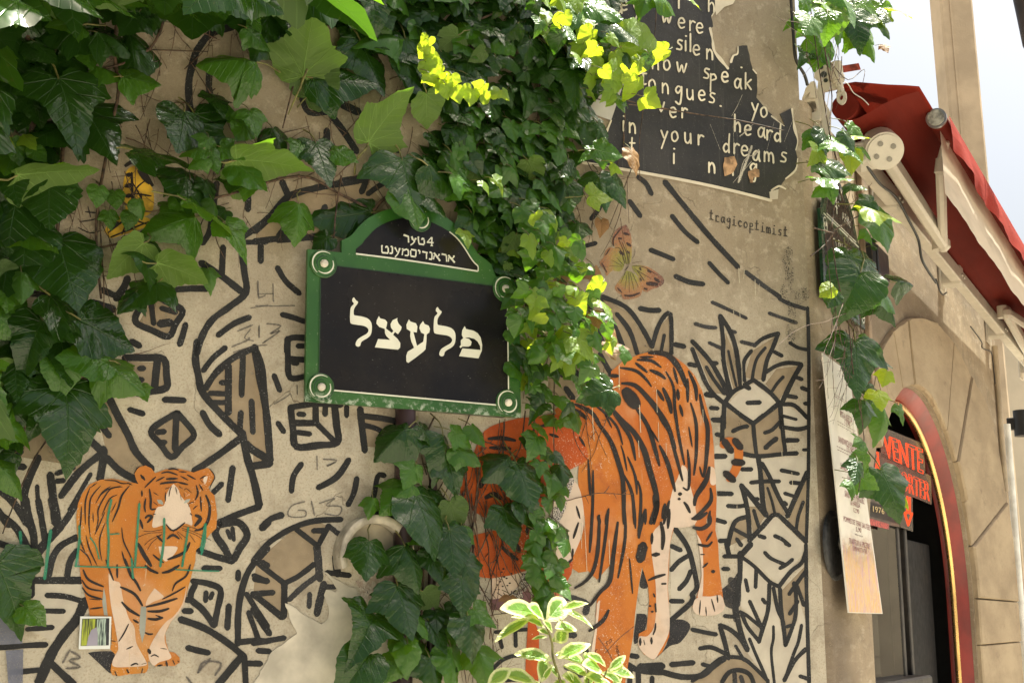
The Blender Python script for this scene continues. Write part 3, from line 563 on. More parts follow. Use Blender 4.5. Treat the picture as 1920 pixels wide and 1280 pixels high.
T.add('K', '''28 760,185 870,205 940,260 985,320; 30 870,150 940,205 955,220; 50 960,80 1090,92 1180,190 1235,330; 34 970,200 1040,230 1085,265; 28 880,130 980,135 1055,185; 34 680,240 760,245; 46 770,295 870,310 970,410 1030,490 1100,600 1155,760;
 110 790,330 840,400 890,470; 40 870,460 960,600 1010,760 1042,880; 30 1085,210 1140,320 1150,480 1180,680 1218,870; 42 1065,325 1110,430 1125,510; 32 1025,340 1072,420; 32 1170,335 1175,415; 28 1185,445 1205,530; 30 1240,260 1240,430; 34 1245,205 1295,320 1302,420; 30 1260,430 1300,580 1300,800 1283,945;
 18 1248,600 1272,745; 40 1325,370 1350,500 1382,620 1370,850 1350,960; 30 1110,650 1150,780 1205,985; 38 1040,730 1100,860 1152,1060; 26 1240,760 1252,900 1245,1040 1205,1028; 20 975,615 1035,710; 20 1035,530 1115,650;
 52 690,455 780,560 860,640 930,760 970,900 1010,1040 1025,1150 1000,1290; 34 715,505 780,590 840,690 872,840; 22 560,430 650,500 740,600 782,730; 44 585,550 690,690 750,850 785,1000 790,1290; 18 768,730 790,800 812,915; 24 815,810 870,950 882,1080; 30 785,930 850,1080 862,1290;
 26 888,980 910,1080 905,1290; 36 440,440 560,500 625,590; 42 345,460 470,500 530,550; 18 640,475 705,610; 32 335,530 445,575; 24 475,670 515,740; 24 538,830 552,1090; 26 573,905 568,1290; 30 684,1175 660,1290; 30 608,1225 622,1290; 28 945,1180 940,1290; 32 1082,1140 1060,1250; 18 1325,880 1342,955;
 46 1395,880 1370,980 1300,1090 1288,1160; 34 1400,1030 1405,1120 1340,1200 1270,1252; 26 1400,1190 1380,1290; 28 1212,1130 1235,1160 1258,1210; 30 1112,1120 1090,1200 1070,1290; 20 900,110 1000,110; 24 1140,180 1170,300; 30 1000,1080 1010,1180''', taper=.6)
T.add('K', '32 1186,1075; 22 1180,1110; 60 1500,705 1545,770; 60 1575,700 1612,745; 60 1570,850 1625,855; 60 1510,930 1560,975', wob=.02)
T.add('O', '''30 572,-10 560,200 548,360; 34 616,90 610,300 580,470 520,560 440,610; 28 682,50 660,250 615,570; 38 748,140 715,380 690,560 620,640 550,735; 28 790,-10 800,250 748,540; 24 860,-10 872,190; 22 912,-10 895,210; 38 945,50 905,180 895,260; 54 1030,-10 1010,80 975,160; 16 830,400 852,650;
 36 1050,140 1068,240 1060,340; 30 1112,50 1100,190; 26 990,220 985,300; 38 985,375 1045,370; 26 960,555 1020,530 1085,512; 36 685,760 640,840 540,915; 34 1265,120 1320,115 1380,75; 38 1275,180 1340,190 1395,150 1398,95; 20 1370,280 1415,210; 24 1310,300 1380,312 1415,280; 20 1330,372 1360,372;
 20 1345,465 1385,430; 16 1015,855 1010,900 995,940; 24 905,960 905,1015; 22 985,955 985,1005; 12 930,975 938,1010; 12 1330,695 1322,795; 12 1368,740 1372,805; 12 1408,685 1432,775; 14 1448,655 1452,712; 24 470,145 432,260; 22 430,330 425,400; 24 355,475 430,400; 20 455,30 480,120''', taper=.55)
T.add('O', '84 925,315 905,400; 16 1058,579 1085,578; 30 1420,492; 14 1000,650 1008,670; 14 1012,720 1016,775; 16 975,735; 18 990,775', wob=.02)
T.add('BT', '''40 230,585 290,560 340,590; 46 200,520 240,440; 30 180,330 260,340 330,330; 30 300,640 400,650; 24 540,330 560,400; 30 640,300 610,380; 36 395,560 430,600; 24 700,200 640,180; 26 660,120 580,130; 32 250,210 340,205 430,222; 30 260,265 400,272; 30 495,240 555,240; 36 595,415 640,430 675,490; 32 235,440 330,450; 42 295,695 365,745; 30 335,885 380,930 445,975; 26 500,765 500,815; 44 538,760 560,850 525,940; 34 435,870 452,930; 10 475,1055 440,1150 375,1205; 24 400,800 460,790; 20 380,770 420,740; 26 600,300 605,300''', taper=.5)
T.add('BT', '14 350,1030; 12 330,1110; 12 370,1090; 10 345,1140; 12 390,1120; 10 310,1130; 12 400,1060; 10 320,1160; 14 355,1080; 10 375,1135; 10 340,1050; 10 300,1160', wob=.02)
T.add('BT', '6 340,1200 310,1180; 5 370,1210 350,1180; 5 300,1215 280,1190; 5 545,1060 600,1100; 5 520,1130 600,1200; 5 400,1170 410,1215; 5 540,1170 590,1250; 6 570,1040 620,1060', wob=.02)
T.build('tiger_stripes', big, M_stripe)
# stencil lettering "tragicoptimist" and scribbled words
# ---------------------------------------------------------------- butterflies
cbf = WA.loc(*pts('BF', '470,720')[0])
def butterfly_mat(name, centre, cols, rad):
    g = NG(name); o = g.obj(); sb = g.n('VectorMath', operation='DISTANCE'); g.l(o, sb.inputs[0]); sb.inputs[1].default_value = centre
    d = g.math('DIVIDE', sb.outputs[1], rad); d = g.math('ADD', d, g.math('MULTIPLY', g.math('SUBTRACT', g.noise(45, 5, .6), .5), .35))
    r = g.n('ValToRGB'); g.l(d, r.inputs[0]); e = r.color_ramp.elements
    e[0].position = 0; e[0].color = (*cols[0][1], 1); e[1].position = 1; e[1].color = (*cols[-1][1], 1)
    for p, c in cols[1:-1]: q = e.new(p); q.color = (*c, 1)
    c = g.mix(g.math('MULTIPLY', g.ss(.5, .65, g.noise(300, 3)), .35), r.outputs[0], (.42, .33, .2))
    al = g.math('MULTIPLY', g.ss(.34, .42, g.noise(260, 3)), .82)
    return g.end(g.bsdf(c, .75, 0, g.bump(g.noise(330, 4, .6), .001), al, spec=.2))
M_bf = butterfly_mat('butterfly_print', cbf, [(0, (.20, .22, .045)), (.3, (.29, .26, .07)), (.5, (.36, .18, .085)), (.75, (.28, .12, .08)), (.92, (.13, .065, .065)), (1, (.10, .05, .06))], .16)
bf = MB()
for i, t in enumerate(['455,150 490,210 525,330 530,560 505,660 440,670 390,600 300,490 310,440 268,400 275,320 330,210', '235,450 310,480 400,620 430,690 380,770 260,770 195,835 170,760 100,660 150,590 180,500',
         '530,700 620,688 760,720 880,800 945,850 962,920 900,980 800,1010 720,1050 640,985 620,850 560,770', '460,760 560,800 640,900 665,1050 600,1125 430,1145 390,1080 335,1050 305,980 400,850']):
    patch(bf, WA, 'BF', t, .0016 + i*.00003, True)
but = bf.build('painted_butterfly', mural, [M_bf]); tag(but, 'faded orange and yellow butterfly painted right of the ivy')
T = Lines(WA, .0022)
T.add('BF', '''60 350,330 400,340; 60 420,260 500,290; 60 460,390 520,440; 60 370,500 420,560; 50 470,500 500,540; 16 440,680 380,480 310,460; 14 460,680 420,500 350,330; 14 480,690 470,560 400,380; 12 490,690 500,500; 12 430,700 330,590; 14 550,700 700,720 880,830; 12 570,740 800,880;
 14 600,760 700,900; 60 640,720 650,760; 60 740,760 790,790; 60 830,860 900,920; 80 720,930 880,950; 60 690,1000 740,1010; 50 640,860 660,900; 10 490,780 500,1050; 9 470,790 440,1020; 9 510,790 560,1020; 9 450,780 380,930; 9 530,780 620,980; 40 430,1090 520,1100 640,1060;
 30 340,990 400,1060; 26 180,560 240,470; 26 130,660 200,790; 9 540,600 570,540 570,475; 8 530,665 600,650 665,640; 26 440,760 490,700; 30 290,440 290,330 400,190; 9 400,700 260,620; 9 410,710 230,700''', taper=.4)
T.build('wing_markings', but, paint('faded_wing_marking', (.05, .032, .03), soft=.4, chips=.34, ragged=.3, alpha=.9))
bf = MB()
for i, (c, t) in enumerate([('X', '232,372 231,345 238,320 252,311 266,318 278,335 288,362 287,392 276,404 262,405 240,402'), ('E', '735,430 790,335 880,320 950,310 1055,340 1040,390 940,430 860,455 780,475')]): patch(bf, WA, c, t, .0016+i*.00003, True)
bu2 = bf.build('painted_butterfly', mural, [plain('yellow_wing_paint', (.60, .36, .03), .7, var=.25, scale=20)]); tag(bu2, 'yellow and black butterfly painted at the left among the ivy')
rw = MB(); patch(rw, WA, 'E', '870,475 960,440 1040,450 1070,490 1000,500 920,510', .0017, True); rw.build('red_wing_patch', bu2, [plain('dull_red_paint', (.45, .08, .04), .75)])
T = Lines(WA, .0022)
T.add('E', '''40 890,30 930,30; 40 880,110 940,100; 36 885,180 930,175; 40 880,-30 940,-60 1000,0 1080,110; 60 980,-10 1060,90; 60 1000,190; 14 940,240 960,130 1040,60; 14 950,160 1070,180; 14 940,90 1000,200 1000,240; 40 800,380 840,370; 16 760,440 900,330; 14 900,330 1040,380; 16 780,470 1050,360; 14 880,400 860,450;
 14 960,330 940,420; 10 620,250 640,330; 10 560,360 640,350 700,330; 12 600,290 690,300; 30 930,230 935,250; 10 550,400 640,440 720,420; 24 930,10 935,230''', taper=.4)
T.build('wing_markings', bu2, M_stripe)
# ---------------------------------------------------------------- lettering helpers
def text_geo(s, outline=None):
    cu = bpy.data.curves.new('t', 'FONT'); cu.body = s; cu.resolution_u = 3
    if outline: cu.fill_mode = 'NONE'; cu.bevel_depth = outline; cu.bevel_resolution = 1
    o = bpy.data.objects.new('t', cu); COL.objects.link(o)
    dg = bpy.context.evaluated_depsgraph_get(); ev = o.evaluated_get(dg); me = ev.to_mesh()
    V = [v.co.copy() for v in me.vertices]; Fc = [list(p.vertices) for p in me.polygons]
    ev.to_mesh_clear(); bpy.data.objects.remove(o); bpy.data.curves.remove(cu)
    if not V: return [], []
    xs = [v.x for v in V]; x0, x1 = min(xs), max(xs)
    return [((v.x-x0)/(x1-x0), v.y/.73, v.z, (x1-x0)) for v in V], Fc
def quad_text(mb, wall, s, quad, d, mi=0, outline=None, bold=None):
    """quad: photograph pixels of the text's bottom left, bottom right, top right, top left (cap height)"""
    V, Fc = text_geo(s, outline)
    a, b, c, e = [Vector((q[0], q[1])) for q in quad]
    out = []
    for (u, v, zz, wd) in V:
        p = (a*(1-u) + b*u)*(1-v) + (e*(1-u) + c*u)*v
        q = wall.loc(p.x, p.y, d); q.y -= zz*.02 if outline is None else zz*.3
        out.append(q)
    mb.add(out, Fc, mi=mi)
HW = {'a': ['.8,.85 .45,1 .1,.6 .2,.1 .55,.1 .8,.7', '.85,1 .8,.4 .95,0'], 'd': ['.7,.7 .35,.85 .05,.4 .3,0 .7,.3', '.8,1.9 .72,.8 .75,0'], 'e': ['.1,.5 .8,.6 .6,1 .2,.9 .05,.4 .35,0 .8,.15'],
 'g': ['.8,.9 .4,1 .1,.6 .4,.3 .8,.8', '.85,1 .8,0 .6,-.8 .1,-.6'], 'h': ['.1,1.7 .1,0', '.1,.6 .5,.95 .75,.6 .75,0'], 'i': ['.4,1 .4,0', '.4,1.5 .42,1.55'], 'k': ['.1,1.6 .1,0', '.8,1 .1,.4', '.3,.5 .8,0'],
 'l': ['.4,1.8 .4,0'], 'm': ['.0,1 .0,0', '.0,.7 .25,1 .45,.7 .45,.1', '.45,.7 .7,1 .9,.7 .95,0'], 'n': ['.1,1 .1,0', '.1,.6 .45,1 .75,.7 .8,0'], 'o': ['.45,1 .1,.7 .15,.15 .5,0 .85,.4 .7,.9 .45,1'],
 'p': ['.15,1 .1,-.8', '.15,.9 .6,1 .8,.6 .2,.35'], 'r': ['.2,1 .2,0', '.2,.6 .5,1 .85,.9'], 's': ['.8,.95 .4,1 .25,.7 .7,.4 .6,.05 .1,.05'], 't': ['.4,1.6 .35,.1 .7,.05', '.1,1.05 .75,1.1'],
 'u': ['.1,1 .15,.2 .5,0 .8,.4', '.8,1 .85,0'], 'v': ['.1,1 .4,0 .8,1'], 'w': ['.0,1 .2,.05 .5,.8 .7,.05 1,1'], 'y': ['.1,1 .45,.3', '.9,1 .4,-.2 .15,-.8'], '.': ['.3,.1 .36,.12'], 'c': ['.8,.85 .4,1 .1,.5 .4,0 .8,.15']}
def hw(Ln, ch, cx, cy, size, w, tilt=.18, sq=.85):
    for st_ in HW[ch]:
        P = []
        for t in st_.split():
            a, b = map(float, t.split(','))
            x = (a-.45)*size*sq; y = -(b-.5)*size
            P.append((cx + x, cy + y + x*tilt))
        if len(P) == 2 and math.dist(*P) < 2: P[1] = (P[0][0]+1.5, P[0][1]+.5)
        ribbon(Ln.mb, Ln.wall, P, w, Ln.b + (Ln.k % Ln.nn)*Ln.sd, wob=.1, step=3); Ln.k += 1
T = Lines(WA, .0019)
for i, ch in enumerate('tragicoptimist'):
    t = i/13; x = 1334 + t*139; y = 407.5 + t*31 + (-1.5 if ch in 't' else 0) 
    hw(T, ch, x, y, 10.5, 2.5, .2, .72)
    if ch in 'rimtpn': ribbon(T.mb, WA, [(x-3.5, y+5), (x+3.5, y+6.4)], 2.0, .0026, step=3)
for i, ch in enumerate('rosso'): hw(T, ch, 1118 + i*6.5, 1221 - i*5 , 7, 1.4, -.7)
for i, ch in enumerate('seil'): hw(T, ch, 1157 + i*1.5, 1213 + i*8, 7, 1.4, .9)
T.build('stencilled_words', mural, paint('thin_black_stencil', (.03, .025, .022), soft=.2, chips=.40, ragged=.15))

# ================================================================ TORN BLACK POSTER
poster = empty('torn_poster', WA.mat(), 'large torn black poster of handwritten words pasted at the top right', 'poster')
g = NG('black_poster_paper'); sc_ = g.noise(1, 4, .6, g.map((90, 90, 4))); n = g.noise(5, 5)
c = g.mix(g.ss(.35, .7, n), (.018, .017, .017), (.034, .031, .029)); c = g.mix(g.math('MULTIPLY', g.ss(.60, .68, sc_), .22), c, (.11, .10, .09))
c = g.mix(g.math('MULTIPLY', g.ss(.68, .72, g.noise(240, 2)), .5), c, (.3, .27, .23))
M_poster = g.end(g.bsdf(c, .5, 0, g.bump(g.noise(30, 4), .002), spec=.35))
M_posterW = plain('cream_paper', (.60, .53, .41), .7, var=.08)
M_posterG = plain('grey_paper', (.40, .38, .35), .7, var=.08)
border = [(1093, 305), (1200, 323), (1292, 340), (1370, 357), (1446, 376)]
outer = pts('C', '520,-420 700,-420 1500,-420 1460,-100 1445,-20 1440,60 1405,120 1420,190 1395,205 1420,270 1428,360 1480,430 1530,488 1562,400 1590,380 1592,330 1660,322 1700,490 1726,520 1732,640 1725,690 1800,780 1880,855') + pts('D', '150,850 195,890 185,860 160,805 200,785 238,765 245,830 262,900 285,990 270,1060 285,1120 275,1190 240,1220 200,1262') + [(1462, 352), (1452, 366), (1446, 376)] + [(x, y) for x, y in border[::-1][1:]] + pts('C', '585,1035 640,985 640,960 680,900 700,850 560,800 480,650 540,600 610,470 600,300 560,0')
def jag(P, amp, step, seed):
    rr = random.Random(seed); out = []
    for a, b in zip(P, P[1:] + P[:1]):
        L = math.dist(a, b); m = max(1, int(L/step)); out.append(a)
        for k in range(1, m): out.append((a[0]+(b[0]-a[0])*k/m + rr.uniform(-amp, amp), a[1]+(b[1]-a[1])*k/m + rr.uniform(-amp, amp)))
    return out
po = jag(outer, .9, 9, 3)
pmb = MB(); pmb.poly([WA.loc(x, y, .0035) for x, y in po], .002, Vector((0, -1, 0))); pmb.build('printed_sheet', poster, [M_poster])
# torn white paper core showing along the edges
e = Lines(WA, .0045, .0001)
for w_, t in [(9, '1398,200 1415,280 1428,360 1480,430 1525,485'), (7, '1545,440 1562,395 1592,380 1595,330'), (5, '1700,490 1726,520'), (5, '1440,-40 1438,60 1410,115'), (7, '700,850 680,900 640,985 590,1035')]:
    ribbon(e.mb, WA, pts('C', t), w_*.55, .0045, wob=.5, step=3); e.mb.build('torn_edge', poster, [M_posterW]); e.mb = MB()
for w_, t in [(6, '245,770 262,900 285,990 272,1060'), (5, '285,1120 270,1200 200,1262'), (4, '100,820 190,890')]: ribbon(e.mb, WA, pts('D', t), w_*.6, .0046, wob=.5, step=3); e.mb.build('torn_edge', poster, [M_posterW]); e.mb = MB()
ribbon(e.mb, WA, pts('H', '100,140 130,120 160,110 200,130'), 3, .0047, wob=.4, step=3)
ribbon(e.mb, WA, border, 5.5, .0048, wob=.05)
e.mb.poly([WA.loc(x, y, .0042) for x, y in pts('C', '1430,-30 1590,-30 1560,30 1500,50 1440,110 1435,60')], dirv=Vector((0, -1, 0)))
# curled up paper at the lower right corner
cp = MB(); base = pts('H', '85,150 150,130 145,200 90,205')
V = [WA.loc(x, y, .006 + (k in (1, 2))*.018) for k, (x, y) in enumerate(base)]; e.mb.add(V, [(0, 1, 2, 3)])
e.mb.build('paper_margin', poster, [M_posterW])
gq = MB(); gq.poly([WA.loc(x, y, .0062) for x, y in pts('C', '640,480 800,445 812,520 700,850 640,830 560,800 480,680 610,620 640,560')], .001, Vector((0, -1, 0))); gq.build('grey_remnant', poster, [M_posterG])
og = MB(); og.poly([WA.loc(x, y, .0064) for x, y in jag(pts('C', '1500,1110 1570,1105 1590,1160 1560,1220 1500,1245 1490,1180'), 1, 6, 2)], dirv=Vector((0, -1, 0)))
M_och = plain('bare_ochre_patch', (.42, .25, .13), .8, var=.3, scale=30); og.build('peeled_patch', poster, [M_och]); og = MB()
og.poly([WA.loc(x, y, .0064) for x, y in jag(pts('C', '1665,1210 1720,1185 1745,1200 1745,1250 1705,1250 1700,1290 1680,1290'), 1, 6, 5)], dirv=Vector((0, -1, 0)))
og.build('peeled_patch', poster, [M_och])
T = Lines(WA, .0060); M_print = paint('cream_print', (.62, .56, .43), soft=.12, chips=.27, ragged=.12)
for ch, x, y in [('e', 790, 40), ('y', 880, 75), ('i', 1180, 25), ('h', 1408, 50), ('w', 1090, 130), ('e', 1197, 165), ('r', 1270, 185), ('e', 1325, 200), ('s', 1182, 318), ('i', 1228, 325), ('l', 1262, 330), ('e', 1302, 355), ('n', 1395, 385),
    ('o', 950, 235), ('n', 1012, 455), ('o', 1092, 460), ('w', 1195, 480), ('s', 1372, 520), ('p', 1420, 560), ('e', 1503, 545), ('a', 1592, 590), ('k', 1668, 595), ('t', 932, 560), ('o', 988, 598), ('n', 1082, 625), ('g', 1175, 645), ('u', 1255, 668),
    ('e', 1340, 675), ('s', 1412, 692), ('.', 1478, 722), ('v', 1055, 755), ('e', 1137, 795), ('r', 1215, 800), ('y', 1712, 765), ('o', 1777, 792), ('i', 790, 890), ('n', 850, 905), ('y', 1072, 960), ('o', 1148, 963), ('u', 1240, 975), ('r', 1330, 990),
    ('h', 1592, 895), ('e', 1665, 920), ('a', 1758, 935), ('r', 1815, 955), ('d', 1515, 1040), ('r', 1582, 1050), ('e', 1642, 1065), ('a', 1722, 1100), ('m', 1812, 1110), ('t', 850, 1050), ('i', 1145, 1120), ('n', 1410, 1185), ('n', 1540, 1200), ('g', 1702, 1190), ('.', 1625, 450)]:
    hw(T, ch, 960 + x/3.764, y/3.764, 18.5, 3.7, .16, .95 if ch in 'mw' else .8); T.build('letter', poster, M_print); T.mb = MB()
for ch, x, y in [('d', 145, 965), ('s', 185, 1110)]: hw(T, ch, 1420 + x/3.764, y/3.764, 18, 3.7, .16); T.build('letter', poster, M_print); T.mb = MB()
for ch, x, y in [('y', 20, 40), ('o', 60, 70), ('u', 100, 60), ('t', 10, 340), ('h', 45, 350), ('e', 150, 340)]: hw(T, ch, 1110 + x/2, y/3.764, 17, 4.2, .16); T.build('letter', poster, M_print); T.mb = MB()
# rubbed scuffs on the poster, some strokes painted in for raking sun streaks
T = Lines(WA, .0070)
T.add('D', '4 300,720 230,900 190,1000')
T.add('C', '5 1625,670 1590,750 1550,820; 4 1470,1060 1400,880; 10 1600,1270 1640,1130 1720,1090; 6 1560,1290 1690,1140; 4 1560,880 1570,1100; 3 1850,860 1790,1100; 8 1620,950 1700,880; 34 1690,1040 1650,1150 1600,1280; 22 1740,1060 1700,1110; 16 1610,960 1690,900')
T.build('scuffs_and_sun_streaks', poster, paint('chalky_scuff_sun_streak', (.62, .56, .46), soft=.6, chips=.42, ragged=.5, alpha=.75))

# ================================================================ STREET SIGN (Hebrew lettering)
sign = empty('street_sign', WA.mat(), 'green framed street sign with white Hebrew lettering on black enamel', 'street sign')
g = NG('green_enamel'); n = g.noise(6, 4); sp_ = g.n('SeparateXYZ'); g.l(g.obj(), sp_.inputs[0])
c = g.mix(g.ss(.3, .7, n), (.020, .075, .012), (.032, .108, .018)); low = g.math('SUBTRACT', 1.0, g.ss(.0, .030, g.math('SUBTRACT', sp_.outputs[2], 2.207)))
scuff = g.math('MULTIPLY', low, g.ss(.50, .62, g.noise(55, 6, .7))); c = g.mix(g.math('MULTIPLY', scuff, .75), c, (.42, .47, .38))
c = g.mix(g.math('MULTIPLY', g.ss(.66, .7, g.noise(130, 3)), .5), c, (.22, .27, .17))
M_genam = g.end(g.bsdf(c, g.math('MULTIPLY_ADD', n, .2, .22), 0, g.bump(g.noise(12, 3), .002), spec=.5))
g = NG('black_enamel'); n = g.noise(3, 5); st_ = g.noise(1, 4, .6, g.map((50, 50, 3)))
c = g.mix(g.ss(.3, .7, n), (.0075, .0075, .010), (.016, .013, .011)); c = g.mix(g.math('MULTIPLY', g.ss(.45, .75, g.noise(4, 6, .7)), .5), c, (.030, .026, .022)); c = g.mix(g.math('MULTIPLY', g.ss(.72, .75, g.noise(200, 2)), .4), c, (.3, .3, .28))
M_benam = g.end(g.bsdf(c, g.math('MULTIPLY_ADD', n, .25, .14), 0, g.bump(g.noise(7, 3), .002), spec=.22))
M_wenam = plain('white_enamel', (.66, .65, .55), .35, var=.06)
M_dgreen = plain('dark_green_line', (.010, .040, .010), .4)
DS = .060
def SP(x, y, d=0.0): return WA.loc(x, y, DS + d)
arch_o = pts('F', '605,577 605,492 660,466 690,440 720,400 760,360 800,330 840,308 880,290 920,276 960,266') + [(745, 386), (760, 383), (785, 381), (810, 386), (828, 395)] + pts('F', '1350,335 1400,370 1460,428 1500,480 1540,545 1570,590 1620,625 1660,660 1692,745')
sgn = MB(); frame_poly = [(577, 467)] + arch_o + [(973, 531), (977, 783), (572, 752)]
sgn.poly([SP(x, y) for x, y in frame_poly], .012, Vector((0, -1, 0))); sgn.build('green_plate', sign, [M_genam])
# two fixing rails behind the plate
rl = MB()
for y in (520, 740):
    a, b = WA.loc(600, y, .03), WA.loc(950, y + 35, .03); rl.bevbox((a+b)/2, (b-a).length, .05, .03)
rl.build('fixing_rail', sign, [plain('grey_rail_steel', (.12, .12, .12), .5, .7)])
def edge_strip(mb, P, w, d, closed=False):
    T_ = Lines(WA, DS + d, .00003); 
    ribbon(mb, WA, P, w, DS + d, cap=False, wob=0, step=4)
blk = MB(); main = [(602, 495), (951, 540), (954, 761), (598, 729)]
blk.poly([SP(x, y, .0012) for x, y in main], .001, Vector((0, -1, 0)))
arch_i = pts('SG', '188,575 190,525 270,460 300,415 350,360 400,305 450,260 520,215 600,178 670,155 740,138 850,125 1000,128 1100,155 1200,200 1300,250 1400,310 1480,385 1550,470 1605,550 1660,640 1710,705 1755,752 1755,818')
blk.poly([SP(x, y, .0012) for x, y in arch_i], .001, Vector((0, -1, 0))); blk.build('black_panel', sign, [M_benam])
wl = MB()
for P, w_ in [([(598, 729), (776, 745), (954, 761)], 2.6), ([(954, 761), (951, 540)], 2.2), (pts('SG', '188,588 700,652 1200,725 1755,812'), 3.0), (pts('SG', '1390,305 1480,380 1550,465 1605,545 1660,635 1710,702 1757,750 1757,815'), 2.2)]:
    ribbon(wl, WA, P, w_, DS + .0024, cap=False, wob=0, step=4)
wl.build('white_rule', sign, [M_wenam])
dl = MB()
for P, w_ in [([(601, 494), (951, 539)], 1.8), ([(601.5, 495), (597.5, 729)], 1.8)]: ribbon(dl, WA, P, w_, DS + .0023, cap=False, wob=0, step=4)
dl.build('dark_rule', sign, [M_dgreen])
def shape(mb, crop, t, d, sm=True, k=4):
    P = pts(crop, t)
    if sm: P = smooth(P + [P[0]], k)[:-1]
    mb.poly([SP(x, y, d) for x, y in P], .0006, Vector((0, -1, 0)))
LAMED = '215,110 240,145 264,165 255,192 235,218 215,260 215,318 245,330 320,343 385,368 425,420 430,500 415,560 380,597 320,632 300,655 290,690 265,702 240,688 238,658 260,615 310,580 370,545 390,508 375,475 330,452 250,440 190,428 170,400 170,300 180,230 215,187 195,157 200,125'
def shift(t, dx, dy): return ' '.join('%f,%f' % (float(q.split(',')[0])+dx, float(q.split(',')[1])+dy) for q in t.split())
PE = '1545,455 1560,490 1650,510 1700,540 1735,590 1755,680 1750,750 1710,842 1478,815 1518,722 1735,742 1728,690 1700,640 1660,608 1600,592 1545,592 1600,612 1628,645 1618,688 1590,702 1520,700 1495,718 1482,702 1500,680 1498,625 1528,598 1510,560 1515,505'
AYIN = '875,375 895,402 960,422 977,460 970,532 928,525 945,590 972,692 1048,642 1060,552 1022,532 1000,480 1010,440 1045,395 1062,430 1112,450 1128,490 1120,532 1088,555 1085,640 1075,732 1050,760 960,830 868,897 845,880 843,810 862,760 938,715 905,640 890,575 896,518 850,490 845,440'
TSADI = '515,335 530,362 590,378 615,410 610,445 600,485 668,537 690,515 660,472 655,430 680,385 738,357 735,385 750,425 788,465 780,500 745,552 708,525 685,560 740,610 772,660 770,712 745,738 468,710 505,610 652,620 605,575 588,540 585,488 520,465 485,425 490,385'
lt = MB()
for t, smo in ((LAMED, True), (shift(LAMED, 1004, 116), True), (PE, False), (AYIN, False), (TSADI, False)):
    l1 = MB(); shape(l1, 'LT', t, .0032, smo); l1.build('letter', sign, [M_wenam])
small_h = {0: '22 800,345 865,368; 17 862,365 865,445; 22 905,365 920,410; 14 915,400 945,440; 22 958,385 952,405; 15 950,395 930,445 888,478; 20 985,368 995,385; 16 988,385 998,460; 20 998,462 1065,470; 17 1067,462 1066,410; 20 1066,400 1035,388; 14 1035,388 1037,412; 16 1165,375 1162,480; 13 1160,375 1105,440; 17 1100,440 1188,447; 12 1145,483 1178,486',
 1: '20 515,480 528,495; 16 520,495 522,570; 20 522,573 603,580; 17 603,575 602,510; 20 600,502 572,492; 13 570,492 572,515; 20 635,492 655,500; 17 658,500 655,585; 20 655,583 620,580; 20 690,505 700,530; 14 700,525 722,570; 20 752,515 745,540; 15 745,540 725,590 690,630; 20 785,520 790,535; 15 790,545 782,607; 20 795,545 845,528; 17 850,530 862,560 860,612; 17 858,612 815,610; 20 895,532 965,545; 17 962,548 955,625; 20 955,627 893,618; 17 893,615 890,545; 20 985,540 1012,555; 14 1013,555 1005,590; 20 1040,560 1110,577; 16 1095,577 1095,655; 20 1135,565 1162,577; 17 1165,577 1165,660; 20 1165,660 1125,655; 22 1190,575 1270,680; 20 1255,590 1258,610; 14 1255,612 1225,625; 15 1195,610 1185,660; 20 1290,590 1350,605; 16 1350,610 1355,690; 22 1375,605 1458,702; 20 1445,610 1448,632; 14 1445,635 1412,650; 15 1382,635 1375,690'}
for k_, t in small_h.items():
    for i, (w_, P) in enumerate(parse('SG', t)): ribbon(lt, WA, P, w_*1.05, DS + .0030 + (i % 9)*.00008, cap=False, wob=0, step=3)
lt.build('small_lettering', sign, [M_wenam]).__setitem__('kind', 'stuff')
g = NG('brass_washer'); M_screw = g.end(g.bsdf((.62, .50, .33), .3, .6))
M_sct = plain('screw_white', (.70, .64, .54), .45, var=.15)
for k_, (cx, cy, r_) in enumerate([(606, 495, 26), (946, 542, 25), (601, 726, 26), (951, 755, 25), (787, 413, 22)]):
    c0 = SP(cx, cy); rr = (SP(cx, cy + r_) - c0).length
    ro = MB()
    # stepped disc with a raised ring
    prof_ = [(1.0, 0.0), (1.0, .0035), (.96, .0045), (.70, .0045), (.66, .0065), (.42, .0065), (.38, .005), (.0, .005)]; n = 40
    vs = [(c0.x + rr*a*cos(2*pi*j/n), c0.y - .001 - b, c0.z + rr*a*sin(2*pi*j/n)) for a, b in prof_ for j in range(n)]
    ro.add(vs, [(i*n+j, (i+1)*n+j, (i+1)*n+(j+1) % n, i*n+(j+1) % n) for i in range(len(prof_)-1) for j in range(n)])
    ros = ro.build('rosette', sign, [M_genam])
    arc = MB()
    def arcr(a0, a1, rad, wd, hh=.0076):
        m = 26; vv = []; 
        for i in range(m+1):
            a = radians(a0 + (a1-a0)*i/m); ww = wd*sin(pi*min(max(i/m, .06), .94))**.5
            for q in (-1, 1): vv.append((c0.x + (rad+q*ww/2)*cos(a), c0.y - hh, c0.z + (rad+q*ww/2)*sin(a)))
        arc.add(vv, [(2*i, 2*i+1, 2*i+3, 2*i+2) for i in range(m)])
    arcr(60, 235, rr*.86, rr*.10); arcr(-125, 25, rr*.70, rr*.11)
    arc.build('white_arc', ros, [M_wenam])
    arc = MB(); arcr(70, 225, rr*.54, rr*.09, .0079); arcr(-110, 40, rr*.93, rr*.07, .0062); arc.build('dark_arc', ros, [M_dgreen])
    sc2 = MB(); P = [Vector((c0.x, c0.y - .005, c0.z)), Vector((c0.x, c0.y - .012, c0.z)), Vector((c0.x, c0.y-.0145, c0.z))]
    sc2.tube(P, [rr*.29, rr*.27, rr*.16], 20); s2 = sc2.build('screw', ros, [M_sct if k_ < 4 else M_benam])

